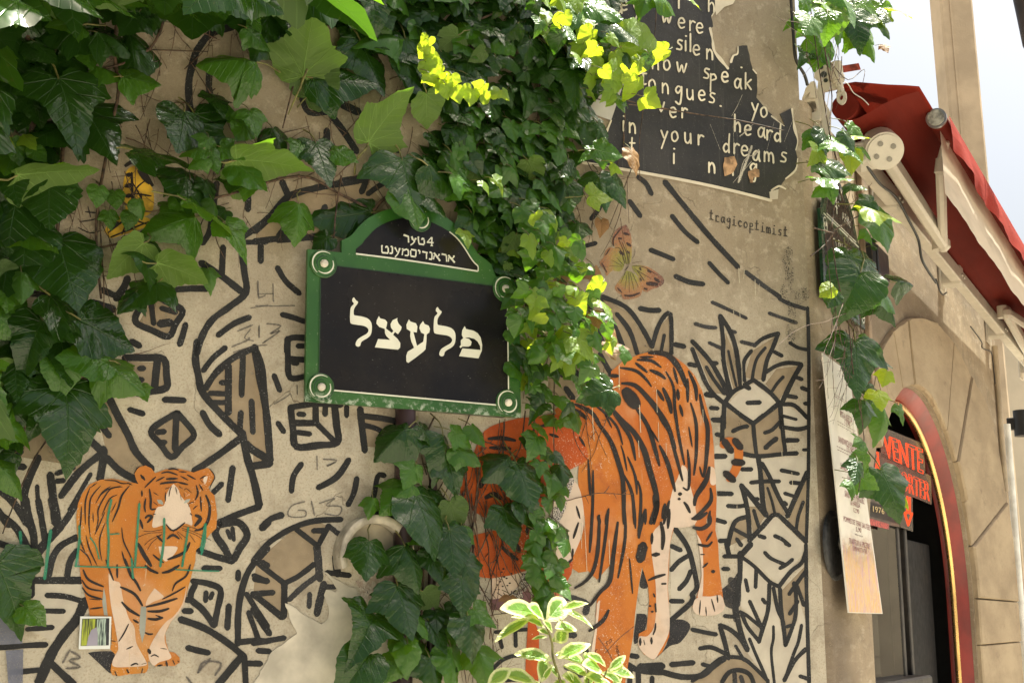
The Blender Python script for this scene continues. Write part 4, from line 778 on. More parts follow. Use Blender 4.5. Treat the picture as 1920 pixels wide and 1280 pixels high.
# ================================================================ DOWNPIPE, HOOD, PHOTO CARD
pipe = MB()
top, bot = WA.loc(768, 640, .05), WA.loc(768, 1500, .05); x = top.x; 
M_pipe = plain('dark_brown_pipe', (.040, .022, .024), .35, .3, var=.2)
pipe_o = empty('downpipe', WA.mat(), 'dark brown metal downpipe running down below the street sign', 'downpipe')
pz = WA.loc(768, 770, .045).z; rad = .030
pipe.tube([(x, -.045, .0), (x, -.030, pz + .02), (x, -.012, pz + .10)], rad, 24); pipe.build('pipe', pipe_o, [M_pipe])
for zz in (1.55, 2.02):
    m = MB(); m.tube([(x, -.045, zz-.012), (x, -.045, zz+.012)], rad*1.14, 24); m.box((x, -.01, zz), .02, .03, .02); m.build('bracket', pipe_o, [M_pipe])
# grey black rough recess behind the ivy near the pipe: second slim conduit
con = MB(); x2 = WA.loc(715, 900, .02).x; con.tube([(WA.loc(812, 900, .02).x, -.02, .1), (WA.loc(812, 900, .02).x, -.02, 2.12)], .012, 12)
tag(con.build('conduit', None, [M_pipe]), 'thin dark conduit beside the brown downpipe', 'conduit').matrix_world = WA.mat()
# plaster hood: half round collar
hood = empty('vent_hood', WA.mat(), 'half round cream vent hood on the wall below the sign', 'vent hood')
c1 = WA.loc(*pts('N', '805,385')[0], 0); r1 = (WA.loc(*pts('N', '805,100')[0], 0) - c1).length
hm = MB(); n = 36
def hoodring(rad, d, sqx=1.0): return [Vector((c1.x + rad*sqx*cos(radians(a)), -d, c1.z + rad*sin(radians(a)))) for a in [-20 + 220*i/n for i in range(n+1)]]
rings = [hoodring(r1*1.0, 0), hoodring(r1*1.0, .055), hoodring(r1*.985, .058), hoodring(r1*.80, .050), hoodring(r1*.79, .044), hoodring(r1*.79, .012)]
vs = [v for r_ in rings for v in r_]; hm.add(vs, [(i*(n+1)+j, (i+1)*(n+1)+j, (i+1)*(n+1)+j+1, i*(n+1)+j+1) for i in range(len(rings)-1) for j in range(n)], smooth=True)
M_hood = plain('cream_hood_paint', (.44, .395, .32), .6, var=.25, scale=14, bump=.002, bscale=30)
hm.build('rim', hood, [M_hood])
m2 = MB(); m2.poly([Vector((v.x, -.010, v.z)) for v in rings[5]], dirv=Vector((0, -1, 0))); m2.build('back_plate', hood, [plain('ivory_back_plate', (.46, .40, .30), .7, var=.2)])
card = empty('photo_card', WA.mat(), 'small white bordered photo card stuck over the small tiger', 'photo card')
def cardpoly(name, t, d, th, col):
    m = MB(); m.poly([WA.loc(x, y, d) for x, y in pts('T2', t)], th, Vector((0, -1, 0))); return m.build(name, card, [col])
cardpoly('white_card', '115,583 440,585 425,922 98,926', .0075, .0035, plain('white_card_paper', (.66, .68, .66), .4, var=.05))
cardpoly('dark_print', '135,608 418,602 412,885 118,892', .0080, .0004, plain('dark_print_ink', (.02, .022, .03), .35, var=.4, scale=50))
g = NG('lime_print_ink'); st_ = g.noise(1, 3, .6, g.map((260, 260, 12))); M_lime = g.end(g.bsdf(g.mix(g.ss(.4, .6, st_), (.03, .04, .01), (.33, .38, .03)), .4))
g = NG('mint_print_ink'); st_ = g.noise(1, 3, .6, g.map((300, 300, 20))); M_mint = g.end(g.bsdf(g.mix(g.ss(.4, .6, st_), (.03, .05, .05), (.40, .50, .42)), .4))
cardpoly('lime_print', '138,612 290,608 288,690 240,720 200,790 180,885 122,890', .0083, .0002, M_lime)
cardpoly('mint_print', '290,612 385,606 380,884 290,888', .0083, .0002, M_mint)
cardpoly('grey_print', '180,888 200,790 230,725 285,695 296,760 295,888', .0086, .0002, plain('lilac_grey_print_ink', (.28, .26, .33), .4, var=.1))
# ================================================================ SHOP WALL WITH ARCH
shop = empty('shop_front', WB.mat(), 'side wall of the corner shop with a stone arch over its doorway', 'building')
AC, AZ, AA, AB = 1.73, 1.72, 1.13, .95
def ell(t, a=AA, b=AB, cx=AC, cz=AZ, p=1.0): return (cx + a*cos(t), cz + b*sin(t))
arc = [ell(pi*k/40) for k in range(41)]
out = [(.03, 0), (.03, 3.50), (4.36, 3.50), (4.36, 0), (AC+AA, 0)] + arc + [(AC-AA, 0)]
mb = MB(); mb.poly([Vector((x, 0, z)) for x, z in out], .10, Vector((0, -1, 0))); mb.build('plaster', shop, [M_side])
# stone voussoirs: between the opening and a traced, uneven outer line
g = NG('golden_limestone'); g.obj(); mv_ = g.map((.36, 1, 1)); g.obj = lambda: mv_; n = g.noise(4, 6, .65); f = g.noise(70, 6, .7); st_ = g.noise(9, 6, .7)
oi = g.n('ObjectInfo'); c = g.mix(g.ss(.3, .7, n), (.25, .19, .125), (.40, .315, .21)); c = g.mix(g.math('MULTIPLY', oi.outputs['Random'], .35), c, (.33, .25, .16))
c = g.mix(g.math('MULTIPLY', g.ss(.56, .72, st_), .45), c, (.15, .105, .07)); c = g.mix(g.math('MULTIPLY', g.ss(.60, .68, f), .28), c, (.20, .15, .10))
M_stone = g.end(g.bsdf(c, .85, 0, g.bump(f, .005, .9, g.bump(n, .012)), spec=.2))
outer_pts = [(4.34, 1.72), (4.30, 2.10), (4.16, 2.45), (4.02, 2.70), (3.55, 2.90), (3.30, 2.93), (3.09, 3.00), (2.74, 3.08), (2.27, 3.10), (1.86, 3.05), (1.56, 2.985), (1.20, 2.86), (.96, 2.74), (.74, 2.55), (.56, 2.30), (.48, 2.0), (.47, 1.72)]
def outer_at(ang):
    """outer edge of the stone ring at a polar angle round the arch centre"""
    A_ = [(math.atan2(z-AZ, x-AC), x, z) for x, z in outer_pts]
    for (a0, x0_, z0_), (a1, x1_, z1_) in zip(A_, A_[1:]):
        if a0 <= ang <= a1: t = (ang-a0)/(a1-a0); return (x0_+(x1_-x0_)*t, z0_+(z1_-z0_)*t)
    return A_[-1][1:]
def inner_at(ang):
    t = math.atan2(sin(ang)*AA, cos(ang)*AB); return ell(t, AA+.004, AB+.004)
def stone(poly, seed, th=.028):
    rr = random.Random(seed); m = MB(); cx = sum(p[0] for p in poly)/len(poly); cz = sum(p[1] for p in poly)/len(poly)
    th *= rr.uniform(.75, 1.3); n = len(poly)
    def ring(k, y): return [Vector((cx+(x-cx)*k + rr.uniform(-.002, .002), y, cz+(z-cz)*k + rr.uniform(-.002, .002))) for x, z in poly]
    r = [ring(.982, -.001), ring(.978, -th*.7), ring(.955, -th)]
    m.add([v for q in r for v in q], [(i*n+j, i*n+(j+1) % n, (i+1)*n+(j+1) % n, (i+1)*n+j) for i in range(2) for j in range(n)], smooth=False)
    m.poly(r[2], dirv=Vector((0, -1, 0))); return m.build('arch_stone', shop, [M_stone])
cuts = [0, 14, 27, 41, 55, 70, 86, 101, 116, 132, 148]
for i, (a0, a1) in enumerate(zip(cuts, cuts[1:])):
    aa = [radians(a0 + (a1-a0)*k/5) for k in range(6)]
    stone([inner_at(a) for a in aa] + [outer_at(a) for a in aa[::-1]], i)
zc = [1.72, 1.48, 1.22, .90, .55, .25, .02]
for i, (za, zb) in enumerate(zip(zc, zc[1:])):
    stone([(AC+AA+.004, za), (4.345, za), (4.345, zb), (AC+AA+.004, zb)], 50+i); 
# red frame, gold trim
def ring_band(name, a0, b0, a1, b1, d0, d1, m, cx=AC, leg=0.0):
    mb = MB(); P0_ = [(cx+a0, leg)] + [ell(pi*k/60, a0, b0, cx) for k in range(61)] + [(cx-a0, leg)]; P1_ = [(cx+a1, leg)] + [ell(pi*k/60, a1, b1, cx) for k in range(61)] + [(cx-a1, leg)]
    n = len(P0_); vs = [Vector((x, -d0, z)) for x, z in P0_] + [Vector((x, -d1, z)) for x, z in P1_] + [Vector((x, -d1+.05, z)) for x, z in P1_]
    mb.add(vs, [(i, i+1, n+i+1, n+i) for i in range(n-1)] + [(n+i, n+i+1, 2*n+i+1, 2*n+i) for i in range(n-1)], smooth=True); return mb.build(name, shop, [m])
M_redf = plain('dark_red_frame_paint', (.22, .016, .011), .35, var=.15, scale=6)
ring_band('red_arch_frame', AA-.002, AB-.002, 1.068, .900, -.02, -.075, M_redf)
M_gold = plain('brass_strip', (.80, .52, .20), .28, .85, var=.08)
P = [(AC+1.050, 0)] + [ell(pi*k/60, 1.050, .882) for k in range(61)] + [(AC-1.050, 0)]
mb = MB(); mb.tube([Vector((x, .085, z)) for x, z in P], .0145, 10); mb.build('brass_edge', shop, [M_gold])
# dark interior behind the opening
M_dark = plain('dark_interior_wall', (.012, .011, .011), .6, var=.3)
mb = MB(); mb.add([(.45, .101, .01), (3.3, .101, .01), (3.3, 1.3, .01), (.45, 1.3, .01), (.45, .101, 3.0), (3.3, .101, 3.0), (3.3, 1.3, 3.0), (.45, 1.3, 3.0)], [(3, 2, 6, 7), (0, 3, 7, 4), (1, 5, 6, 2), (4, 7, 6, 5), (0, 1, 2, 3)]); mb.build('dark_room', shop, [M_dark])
M_frame = plain('dark_brown_timber', (.026, .020, .016), .5, var=.3, scale=15)
win = MB(); win.bevbox((1.20, .13, 2.07), 1.45, .06, .075, .006); w_o = win.build('window_frame', shop, [M_frame])
for bx_ in (1.68, 1.84):
    m = MB(); m.bevbox((bx_, .14, 1.02), .05, .05, 2.02, .005); m.build('mullion', w_o, [M_frame])
m = MB(); m.bevbox((1.25, .12, 1.33), 1.25, .16, .06, .01); m.build('window_sill', w_o, [M_frame])
m = MB(); m.bevbox((2.30, .20, 1.0), .78, .05, 2.0, .006); m.bevbox((2.30, .165, .5), .6, .02, .7, .006); m.build('black_door_leaf', shop, [plain('black_door_paint', (.007, .007, .008), .6, var=.2, spec=.15)])
# tiles behind the lower pane, standing in for its dim stone wall reflection
g = NG('grey_reflection_tile'); n = g.noise(3, 7, .7, dist=1.5); c = g.mix(g.ss(.4, .6, n), (.022, .020, .016), (.055, .050, .041)); M_tile = g.end(g.bsdf(c, .25))
for i in range(3):
    for j in range(4):
        m = MB(); m.bevbox((.80 + i*.36, .24, 1.44 + j*.21 - .1), .352, .012, .203, .003); m.build('reflection_tile', shop, [M_tile])
g = NG('shop_glass'); gl = g.n('BsdfGlossy'); gl.inputs['Roughness'].default_value = .03; gl.inputs['Color'].default_value = (.9, .9, .9, 1); tr = g.n('BsdfTransparent'); tr.inputs[0].default_value = (.80, .82, .80, 1)
fr = g.n('Fresnel'); fr.inputs[0].default_value = 1.45; mx = g.n('MixShader'); g.l(fr.outputs[0], mx.inputs[0]); g.l(tr.outputs[0], mx.inputs[1]); g.l(gl.outputs[0], mx.inputs[2]); M_glass = g.end(mx.outputs[0])
m = MB(); m.add([(.86, .12, .1), (1.66, .12, .1), (1.66, .12, 2.03), (.86, .12, 2.03)], [(0, 1, 2, 3)]); m.build('window_pane', w_o, [M_glass])
# brown notice with gold lettering, red strip label under it
nt_ = empty('window_notice', WB.mat(), 'brown notice with gold year lettering inside the shop window', 'notice')
m = MB(); V = [WB.loc(x, y, -.10) for x, y in [(1600, 905), (1700, 938), (1702, 990), (1600, 972)]]; m.poly(V, .01, Vector((0, -1, 0))); m.build('board', nt_, [plain('brown_notice_board', (.075, .055, .038), .4)])
m = MB(); quad_text(m, WB, 'DEPUIS 1976 -', [(1594, 949), (1665.5, 965), (1665, 954), (1594, 936)], -.088); m.build('gold_lettering', nt_, [plain('gold_letter', (.60, .45, .20), .4)])
m = MB(); V = [WB.loc(x, y, -.094) for x, y in [(1600, 962), (1667, 982), (1667, 992), (1600, 976)]]; m.poly(V, .002, Vector((0, -1, 0))); m.build('red_strip', nt_, [plain('red_label', (.45, .06, .05), .5, var=.5, scale=120)])
# menu board
menu = empty('menu_board', WB.mat(), 'tall cream menu board with red lettering hanging beside the doorway', 'menu board')
DM = .050; MQd = [(1591, 1148), (1655, 1150), (1592, 698), (1542, 661)]   # bl br tr tl
def mp(s, t):
    a, b, c, e_ = [Vector(q) for q in MQd]; return (a*(1-s)+b*s)*(1-t) + (e_*(1-s)+c*s)*t
m = MB(); m.poly([WB.loc(x, y, DM) for x, y in MQd], .004, Vector((0, -1, 0))); m.build('panel', menu, [plain('cream_menu_card', (.64, .60, .54), .45, var=.04)])
tx = MB(); M_ink = plain('maroon_ink', (.20, .03, .045), .5)
def mline(s, y_left, x0, x1, hh, slope):
    """text line starting at photograph pixel (x0, y_left)"""
    quad_text(tx, WB, s, [(x0, y_left+hh), (x1, y_left+hh+(x1-x0)*slope), (x1, y_left+(x1-x0)*slope), (x0, y_left)], DM + .0008)
for s, y, xa, xb, hh, sl in [('PITA KEFTA', 769, 1576, 1598, 12, .60), ('12,90', 785, 1584, 1594, 9, .55), ('SANDWICH PASTRAMI', 816, 1572, 1612, 12, .52), ('15,90', 835, 1588, 1600, 9, .5), ('SANDWICH FALAFEL', 866, 1576, 1616, 12, .46), ('12,90', 888, 1590, 1602, 9, .45),
     ('SANDWICH MERGUEZ', 918, 1584, 1621, 12, .40), ('& HARISSA', 935, 1595, 1613, 11, .38), ('12,90', 950, 1600, 1611, 9, .35), ('POMMES DE TERRE SAUTÉES', 966, 1582, 1632, 10, .36), ('5,90', 986, 1605, 1615, 9, .3), ('TRAITEUR & ÉPICERIE', 1007, 1592, 1631, 11, .28), ('DEMANDEZ-NOUS', 1022, 1600, 1626, 9, .26)]:
    mline(s, y, xa, xb, hh, sl); tx.build('menu_line', menu, [M_ink]); tx = MB()

tk = MB()
for y, xa, xb, sl in [(738, 1564, 1590, .62), (743, 1566, 1592, .62), (789, 1570, 1604, .56), (795, 1571, 1606, .55), (836, 1569, 1598, .5), (842, 1570, 1600, .5), (908, 1580, 1610, .42), (1001, 1603, 1618, .3)]:
    rr = random.Random(int(y)); x = xa
    while x < xb:
        L_ = rr.uniform(1.5, 4.5); ribbon(tk, WB, [(x, y+(x-xa)*sl), (min(x+L_, xb), y+(min(x+L_, xb)-xa)*sl)], 1.3, DM+.0009, cap=False, wob=.2, step=2); x += L_ + 1
tag(tk.build('fine_print', menu, [plain('brown_ink', (.22, .15, .13), .5)]), kind='stuff')
g = NG('warm_food_print'); o = g.obj(); n = g.noise(1, 6, .7, g.map((40, 40, 7)), 1.5); r = g.n('ValToRGB'); g.l(n, r.inputs[0]); e_ = r.color_ramp.elements
e_[0].position = .28; e_[0].color = (.20, .10, .20, 1); e_[1].position = .75; e_[1].color = (.62, .54, .42, 1)
for p_, c_ in ((.40, (.50, .24, .36, 1)), (.47, (.60, .46, .30, 1)), (.54, (.62, .38, .09, 1)), (.60, (.52, .30, .34, 1)), (.66, (.64, .54, .42, 1))): q = e_.new(p_); q.color = c_
sp_ = g.n('SeparateXYZ'); g.l(o, sp_.inputs[0]); al = g.math('SUBTRACT', 1.0, g.ss(1.84, 1.98, g.math('ADD', sp_.outputs[2], g.math('MULTIPLY', g.noise(12, 3), .12)))); M_food = g.end(g.bsdf(r.outputs[0], .45, 0, None, al))
m = MB(); m.poly([WB.loc(p.x, p.y, DM+.0004) for p in (mp(.02, .003), mp(.98, .003), mp(.98, .42), mp(.02, .42))], dirv=Vector((0, -1, 0))); m.build('food_print', menu, [M_food])
# neon sign
M_neon = NG('orange_neon'); em = M_neon.n('Emission'); em.inputs[0].default_value = (1, .10, .035, 1); em.inputs[1].default_value = .42; M_neon = M_neon.end(em.outputs[0])
neon = empty('neon_sign', WB.mat(), 'orange neon takeaway sign glowing inside the arched window', 'neon sign')
tb_ = MB(); DN = -.075
quad_text(tb_, WB, 'VENTE', [(1660, 855), (1731, 888), (1730, 839), (1654, 810)], DN, outline=.008)
quad_text(tb_, WB, 'À', [(1640, 888), (1652, 893), (1652, 858), (1640, 852)], DN, outline=.012)
quad_text(tb_, WB, 'EMPORTER', [(1660, 905), (1743, 939), (1743, 903), (1658, 866)], DN, outline=.006)
for t in ('1701,930 1701,962', '1706,932 1706,962', '1696,960 1703,984 1710,962', '1696,960 1701,961', '1706,962 1710,962'):
    tb_.tube([WB.loc(x, y, DN+.01) for x, y in pts('X', ' '.join('%f,%f' % p for p in [tuple(map(float, q.split(','))) for q in t.split()]))] if False else [WB.loc(*map(float, q.split(',')), DN+.01) for q in t.split()], .0055, 8)
tb_.build('neon_tubes', neon, [M_neon])
g = NG('smoked_acrylic'); p_ = g.bsdf((.07, .055, .05), .25, 0, None, .7); M_acr = g.end(p_)
for q in ([(1650, 798), (1733, 832), (1735, 892), (1652, 856)], [(1634, 840), (1746, 892), (1747, 946), (1634, 898)], [(1688, 920), (1711, 930), (1712, 996), (1688, 988)]):
    m = MB(); m.poly([WB.loc(x, y, DN-.022) for x, y in q], .004, Vector((0, -1, 0))); m.build('backing_plate', neon, [M_acr])
# round black vent on the wall, black box, wall lamp
v0 = WB.loc(1563, 1022); rv = (WB.loc(1563, 958) - v0).length
def disc_prof(mb, c, prof_, n=32, sx=1.0):
    vs = [(c.x + a*sx*cos(2*pi*j/n), c.y - b, c.z + a*sin(2*pi*j/n)) for a, b in prof_ for j in range(n)]
    mb.add(vs, [(i*n+j, (i+1)*n+j, (i+1)*n+(j+1) % n, i*n+(j+1) % n) for i in range(len(prof_)-1) for j in range(n)], smooth=True)
vent = empty('wall_bell', WB.mat(), 'round worn black plate with a knob on the wall left of the menu', 'wall plate')
m = MB(); disc_prof(m, v0, [(rv, 0), (rv*.98, .008), (rv*.8, .012), (0, .012)], sx=1.15); m.build('black_plate', vent, [plain('worn_black_plate', (.014, .013, .013), .6, var=.8, scale=60, bump=.003)])
m = MB(); disc_prof(m, v0 + Vector((.05, -.012, .01)), [(.028, 0), (.026, .014), (.015, .020), (0, .021)]); m.build('knob', vent, [plain('grey_knob', (.16, .15, .13), .4, .6)])
bx = empty('black_box', WB.mat(), 'small black square box on the shop wall behind the hanging ivy', 'box')
q = WB.loc(1645, 497, .04); m = MB(); m.bevbox((q.x, q.y+.02, q.z), .24, .08, .16, .012); m.build('housing', bx, [plain('matte_black_plastic', (.010, .010, .011), .5)])
m = MB(); m.bevbox((q.x, q.y-.023, q.z), .20, .01, .13, .006); m.build('front_cover', bx, [plain('black_cover', (.018, .018, .019), .35)])
lam = empty('wall_lamp', WB.mat(), 'black up and down wall lamp at the far end of the shop wall', 'wall lamp')
q = WB.loc(1890, 795, .0); m = MB(); m.tube([(q.x, -.09, q.z-.085), (q.x, -.09, q.z+.085)], .055, 24); m.build('body', lam, [plain('black_lamp_metal', (.009, .009, .010), .4)])
m = MB(); m.bevbox((q.x, -.02, q.z), .05, .05, .08, .005); m.build('wall_bracket', lam, [plain('black_lamp_bracket', (.009, .009, .010), .4)])
# white tube in place of a sunlit gap, and beige conduit at the end of the wall
e1 = MB(); e1.tube([(4.40, -.03, 0), (4.40, -.03, 2.85)], .022, 12); tag(e1.build('sunlit_gap_strip', None, [plain('white_gap_paint', (.80, .79, .75), .4)]), 'slim white strip standing in for the sunlit gap at the far edge of the shop wall', 'pipe').matrix_world = WB.mat()
e2 = MB(); e2.tube([(4.20, -.02, 2.40), (4.20, -.02, 3.33)], .018, 12); tag(e2.build('conduit', None, [plain('beige_conduit', (.42, .34, .24), .5)]), 'beige conduit rising to the awning bracket at the wall end', 'conduit').matrix_world = WB.mat()

# ================================================================ STREET PLAQUE ON THE SHOP WALL
pla = empty('street_plaque', WB.mat(), 'black and green enamel street name plaque seen edge on behind hanging ivy', 'street sign')
DPq = .03; m = MB(); o_ = [(.02, 2.745), (.62, 2.745), (.62, 3.085), (.58, 3.10)] + [(.32+.24*cos(t), 3.10+.17*sin(t)) for t in [pi*k/14 for k in range(1, 14)]] + [(.06, 3.10), (.02, 3.085)]
M_gp = plain('dark_green_enamel', (.016, .050, .022), .25, var=.3)
m.poly([Vector((x, -DPq, z)) for x, z in o_], .012, Vector((0, -1, 0))); m.build('green_plate', pla, [M_gp])
m = MB(); m.poly([Vector((x, -DPq-.001, z)) for x, z in [(.06, 2.785), (.58, 2.785), (.58, 3.055), (.06, 3.055)]], .001, Vector((0, -1, 0)))
m.poly([Vector((x, -DPq-.001, z)) for x, z in [(.10, 3.085), (.54, 3.085)] + [(.32+.19*cos(t), 3.10+.135*sin(t)) for t in [pi*k/12 for k in range(1, 12)]]], .001, Vector((0, -1, 0))); m.build('black_panel', pla, [M_benam])
m = MB()
def flat_text(s, x0_, x1_, zb, zt):
    V, Fc = text_geo(s); m.add([Vector((x0_+(x1_-x0_)*u, -DPq-.003-zz*.01, zb+(zt-zb)*v)) for u, v, zz, wd in V], Fc)
flat_text('4', .215, .265, 3.125, 3.20); flat_text('e', .27, .295, 3.165, 3.195); flat_text('ARRt', .33, .46, 3.125, 3.165); flat_text('RUE', .25, .40, 2.945, 3.03); flat_text('DES ROSIERS', .09, .56, 2.81, 2.90)
for a_, b_ in (((.06, 3.0765), (.58, 3.0765)), ((.10, 3.0875), (.54, 3.0875))): m.box(((a_[0]+b_[0])/2, -DPq-.0015, a_[1]), b_[0]-a_[0], .002, .004)
def ring2(c_, r_): 
    n = 28; m.add([(c_[0]+k*cos(2*pi*j/n), -DPq-.0045, c_[1]+k*sin(2*pi*j/n)) for k in (r_, r_*.84) for j in range(n)], [(j, (j+1) % n, n+(j+1) % n, n+j) for j in range(n)])
for c_ in ((.065, 3.035), (.58, 3.035), (.065, 2.79), (.58, 2.79), (.185, 2.985)): ring2(c_, .028)
m.build('white_lettering', pla, [M_wenam])
for c_ in ((.065, 3.035), (.58, 3.035), (.065, 2.79), (.58, 2.79), (.32, 3.235)):
    m = MB(); disc_prof(m, Vector((c_[0], -DPq, c_[1])), [(.036, 0), (.036, .003), (.0, .0035)], 28); ro_ = m.build('rosette', pla, [M_gp])
    m = MB(); disc_prof(m, Vector((c_[0], -DPq-.003, c_[1])), [(.010, 0), (.008, .006), (0, .007)], 16); m.build('screw', ro_, [M_sct])

# ================================================================ AWNING
awn = empty('awning', WB.mat(), 'half folded red canvas awning on cream metal arms over the doorway', 'awning')
M_arm = plain('cream_powder_coat', (.50, .45, .37), .38, var=.04, scale=12, bump=.0006, bscale=80)
M_armd = plain('dusty_cream_bar', (.40, .33, .26), .45, var=.12, scale=9)
def canvas(name, front, back, tl=.35):
    g = NG(name); geo = g.n('NewGeometry'); wv = g.noise(1, 4, .6, g.map((1.2, 9, 9))); we = g.noise(500, 2)
    c = g.mix(geo.outputs['Backfacing'], front, back) if back else g.mix(0.0, front, front)
    c = g.mix(g.math('MULTIPLY', g.ss(.45, .7, wv), .35), c, tuple(x*.45 for x in front))
    nm = g.bump(we, .0006, .6, g.bump(wv, .015, .6)); d_ = g.bsdf(c, .8, 0, nm, spec=.15)
    t_ = g.n('BsdfTranslucent'); g.l(c, t_.inputs[0]); mx = g.n('MixShader'); mx.inputs[0].default_value = tl; g.l(d_, mx.inputs[1]); g.l(t_.outputs[0], mx.inputs[2]); return g.end(mx.outputs[0])
M_red = canvas('red_canvas', (.135, .013, .007), None, .16)
M_val = canvas('valance_canvas', (.52, .44, .35), (.30, .022, .014), .10); M_val2 = canvas('outer_valance_canvas', (.26, .020, .010), None, .2)
B0, B1 = .12, 6.2
# roller with rolled canvas
m = MB(); m.tube([(B0, -.115, 3.50), (B1, -.115, 3.50)], .050, 28); m.build('canvas_roll', awn, [M_red])
# main canvas sheet: grid with slack folds
def sheet(rows, nb, name, mat_, b0=B0, b1=B1, amp=.012, fall=0, seed=1):
    m = MB(); nr = len(rows); vs = []
    for i in range(nb+1):
        b = b0 + (b1-b0)*(i/nb)**1.25
        for j, (d, z) in enumerate(rows):
            k = sin(pi*j/(nr-1)) if not fall else j/(nr-1)
            q = noise.noise(Vector((b*2.1, j*.25, seed))) + .5*noise.noise(Vector((b*6.3, j*.5, seed+3)))
            vs.append((b, -d - q*amp*k*(1.5 if fall else .3), z + q*amp*k*(.2 if fall else 1.6)))
    m.add(vs, [(i*nr+j, i*nr+j+1, (i+1)*nr+j+1, (i+1)*nr+j) for i in range(nb) for j in range(nr-1)], smooth=True)
    return m.build(name, awn, [mat_])
rows = [(.085, 3.56), (.11, 3.592), (.16, 3.590), (.22, 3.574), (.28, 3.557), (.34, 3.541), (.392, 3.526)]
sheet(rows, 90, 'canvas_sheet', M_red, amp=.006)
rows2 = [(.115, 3.45), (.16, 3.452), (.205, 3.468), (.25, 3.488), (.30, 3.503), (.34, 3.512), (.385, 3.515)]
sheet(rows2, 90, 'slack_canvas_fold', M_red, b0=B0+.02, seed=5, amp=.010)
# front bar, with end cap
m = MB(); m.tube([(.38, -.402, 3.487), (B1, -.402, 3.487)], .036, 28); fb = m.build('front_bar', awn, [M_red])
m = MB(); m.tube([(.368, -.402, 3.487), (.384, -.402, 3.487)], .039, 28); m.build('end_ring', fb, [plain('dull_aluminium_ring', (.32, .30, .28), .35, .8)])
m = MB(); m.tube([(.362, -.402, 3.487), (.372, -.402, 3.487)], .031, 28); m.build('end_cap', fb, [plain('dusty_clear_cap', (.30, .29, .24), .5, 0, var=.3, scale=40)])
# valance hanging from the front bar
sheet([(.405, 3.455), (.406, 3.40), (.408, 3.34), (.409, 3.27), (.408, 3.20)], 160, 'valance', M_val, b0=.42, amp=.005, fall=1, seed=9)
sheet([(.445, 3.50), (.452, 3.46), (.458, 3.41), (.456, 3.36)], 160, 'outer_valance', M_val2, b0=.40, amp=.018, fall=1, seed=12)
# torsion bar and brackets
m = MB(); m.bevbox(((B0+B1)/2+.12, -.085, 3.40), B1-B0-.25, .055, .075, .006); m.build('torsion_bar', awn, [M_arm])
m = MB(); m.bevbox(((B0+B1)/2+.12, -.070, 3.452), B1-B0-.25, .03, .022, .004); m.build('top_rail', awn, [M_armd])
for b in (1.05, 2.55, 4.05, 5.5):
    m = MB(); m.bevbox((b, -.055, 3.41), .10, .112, .115, .008); m.bevbox((b, -.006, 3.42), .16, .012, .2, .004); m.cyl((b-.03, -.115, 3.40), (b-.03, -.123, 3.40), .010, 10); m.cyl((b+.03, -.115, 3.40), (b+.03, -.123, 3.40), .010, 10); m.build('wall_bracket', awn, [M_arm])
def obox(mb, a, b, w_, h_, bv=.006):
    a, b = Vector(a), Vector(b); t = (b-a); L_ = t.length; t.normalize(); s_ = t.cross(Z).normalized(); u_ = s_.cross(t)
    mb.bevbox((L_/2, 0, 0), L_, w_, h_, bv, Matrix.Translation(a) @ Matrix((t, s_, u_)).transposed().to_4x4())
def arm(sh_, el_, fo_, side=1):
    A_ = MB(); obox(A_, sh_, el_, .050, .072, .012); a0 = A_.build('upper_arm', awn, [M_arm])
    s_ = Vector(sh_); m = MB(); ax = Vector((-.74, -.38, -.56)).normalized(); e1_ = ax.cross(Z).normalized(); e2_ = e1_.cross(ax)
    m.cyl(s_ - ax*.035, s_ + ax*.050, .074, 36); m.cyl(s_ + ax*.050, s_ + ax*.056, .066, 36); m.build('shoulder_joint', a0, [M_arm])
    for k in range(4):
        a = pi/4 + k*pi/2 + .2; p = s_ + ax*.056 + e1_*.036*cos(a) + e2_*.036*sin(a)
        m = MB(); m.tube([p, p + ax*.003], .0105, 14); m.tube([p + ax*.003, p + ax*.0036], .006, 6); m.build('bolt', a0, [plain('steel_bolt', (.16, .15, .13), .35, .9)])
    F_ = MB(); obox(F_, el_, fo_, .040, .054, .012); f0 = F_.build('forearm', awn, [M_arm])
    E_ = MB(); e_ = Vector(el_); E_.cyl(e_ + Vector((0, .02, -.035)), e_ + Vector((0, .02, .035)), .030, 20); E_.bevbox(tuple(e_ + Vector((.0, 0, -.01))), .07, .06, .07, .02); E_.build('elbow_joint', a0, [M_arm])
    C_ = MB(); f_ = Vector(fo_); C_.cyl(f_ + Vector((0, 0, -.02)), f_ + Vector((0, -.01, .035)), .026, 20); obox(C_, f_ + Vector((0, 0, .02)), f_ + Vector((-.03, -.035, .10)), .03, .03, .008); C_.build('front_joint', f0, [M_arm])
arm((.32, -.20, 3.385), (1.43, -.215, 3.29), (.58, -.37, 3.355))
arm((5.0, -.14, 3.385), (3.42, -.205, 3.375), (4.55, -.37, 3.36))
# shoulder bracket back to the torsion bar
m = MB(); obox(m, (.32, -.10, 3.36), (.34, -.19, 3.375), .12, .09, .01); m.build('shoulder_bracket', awn, [M_arm])
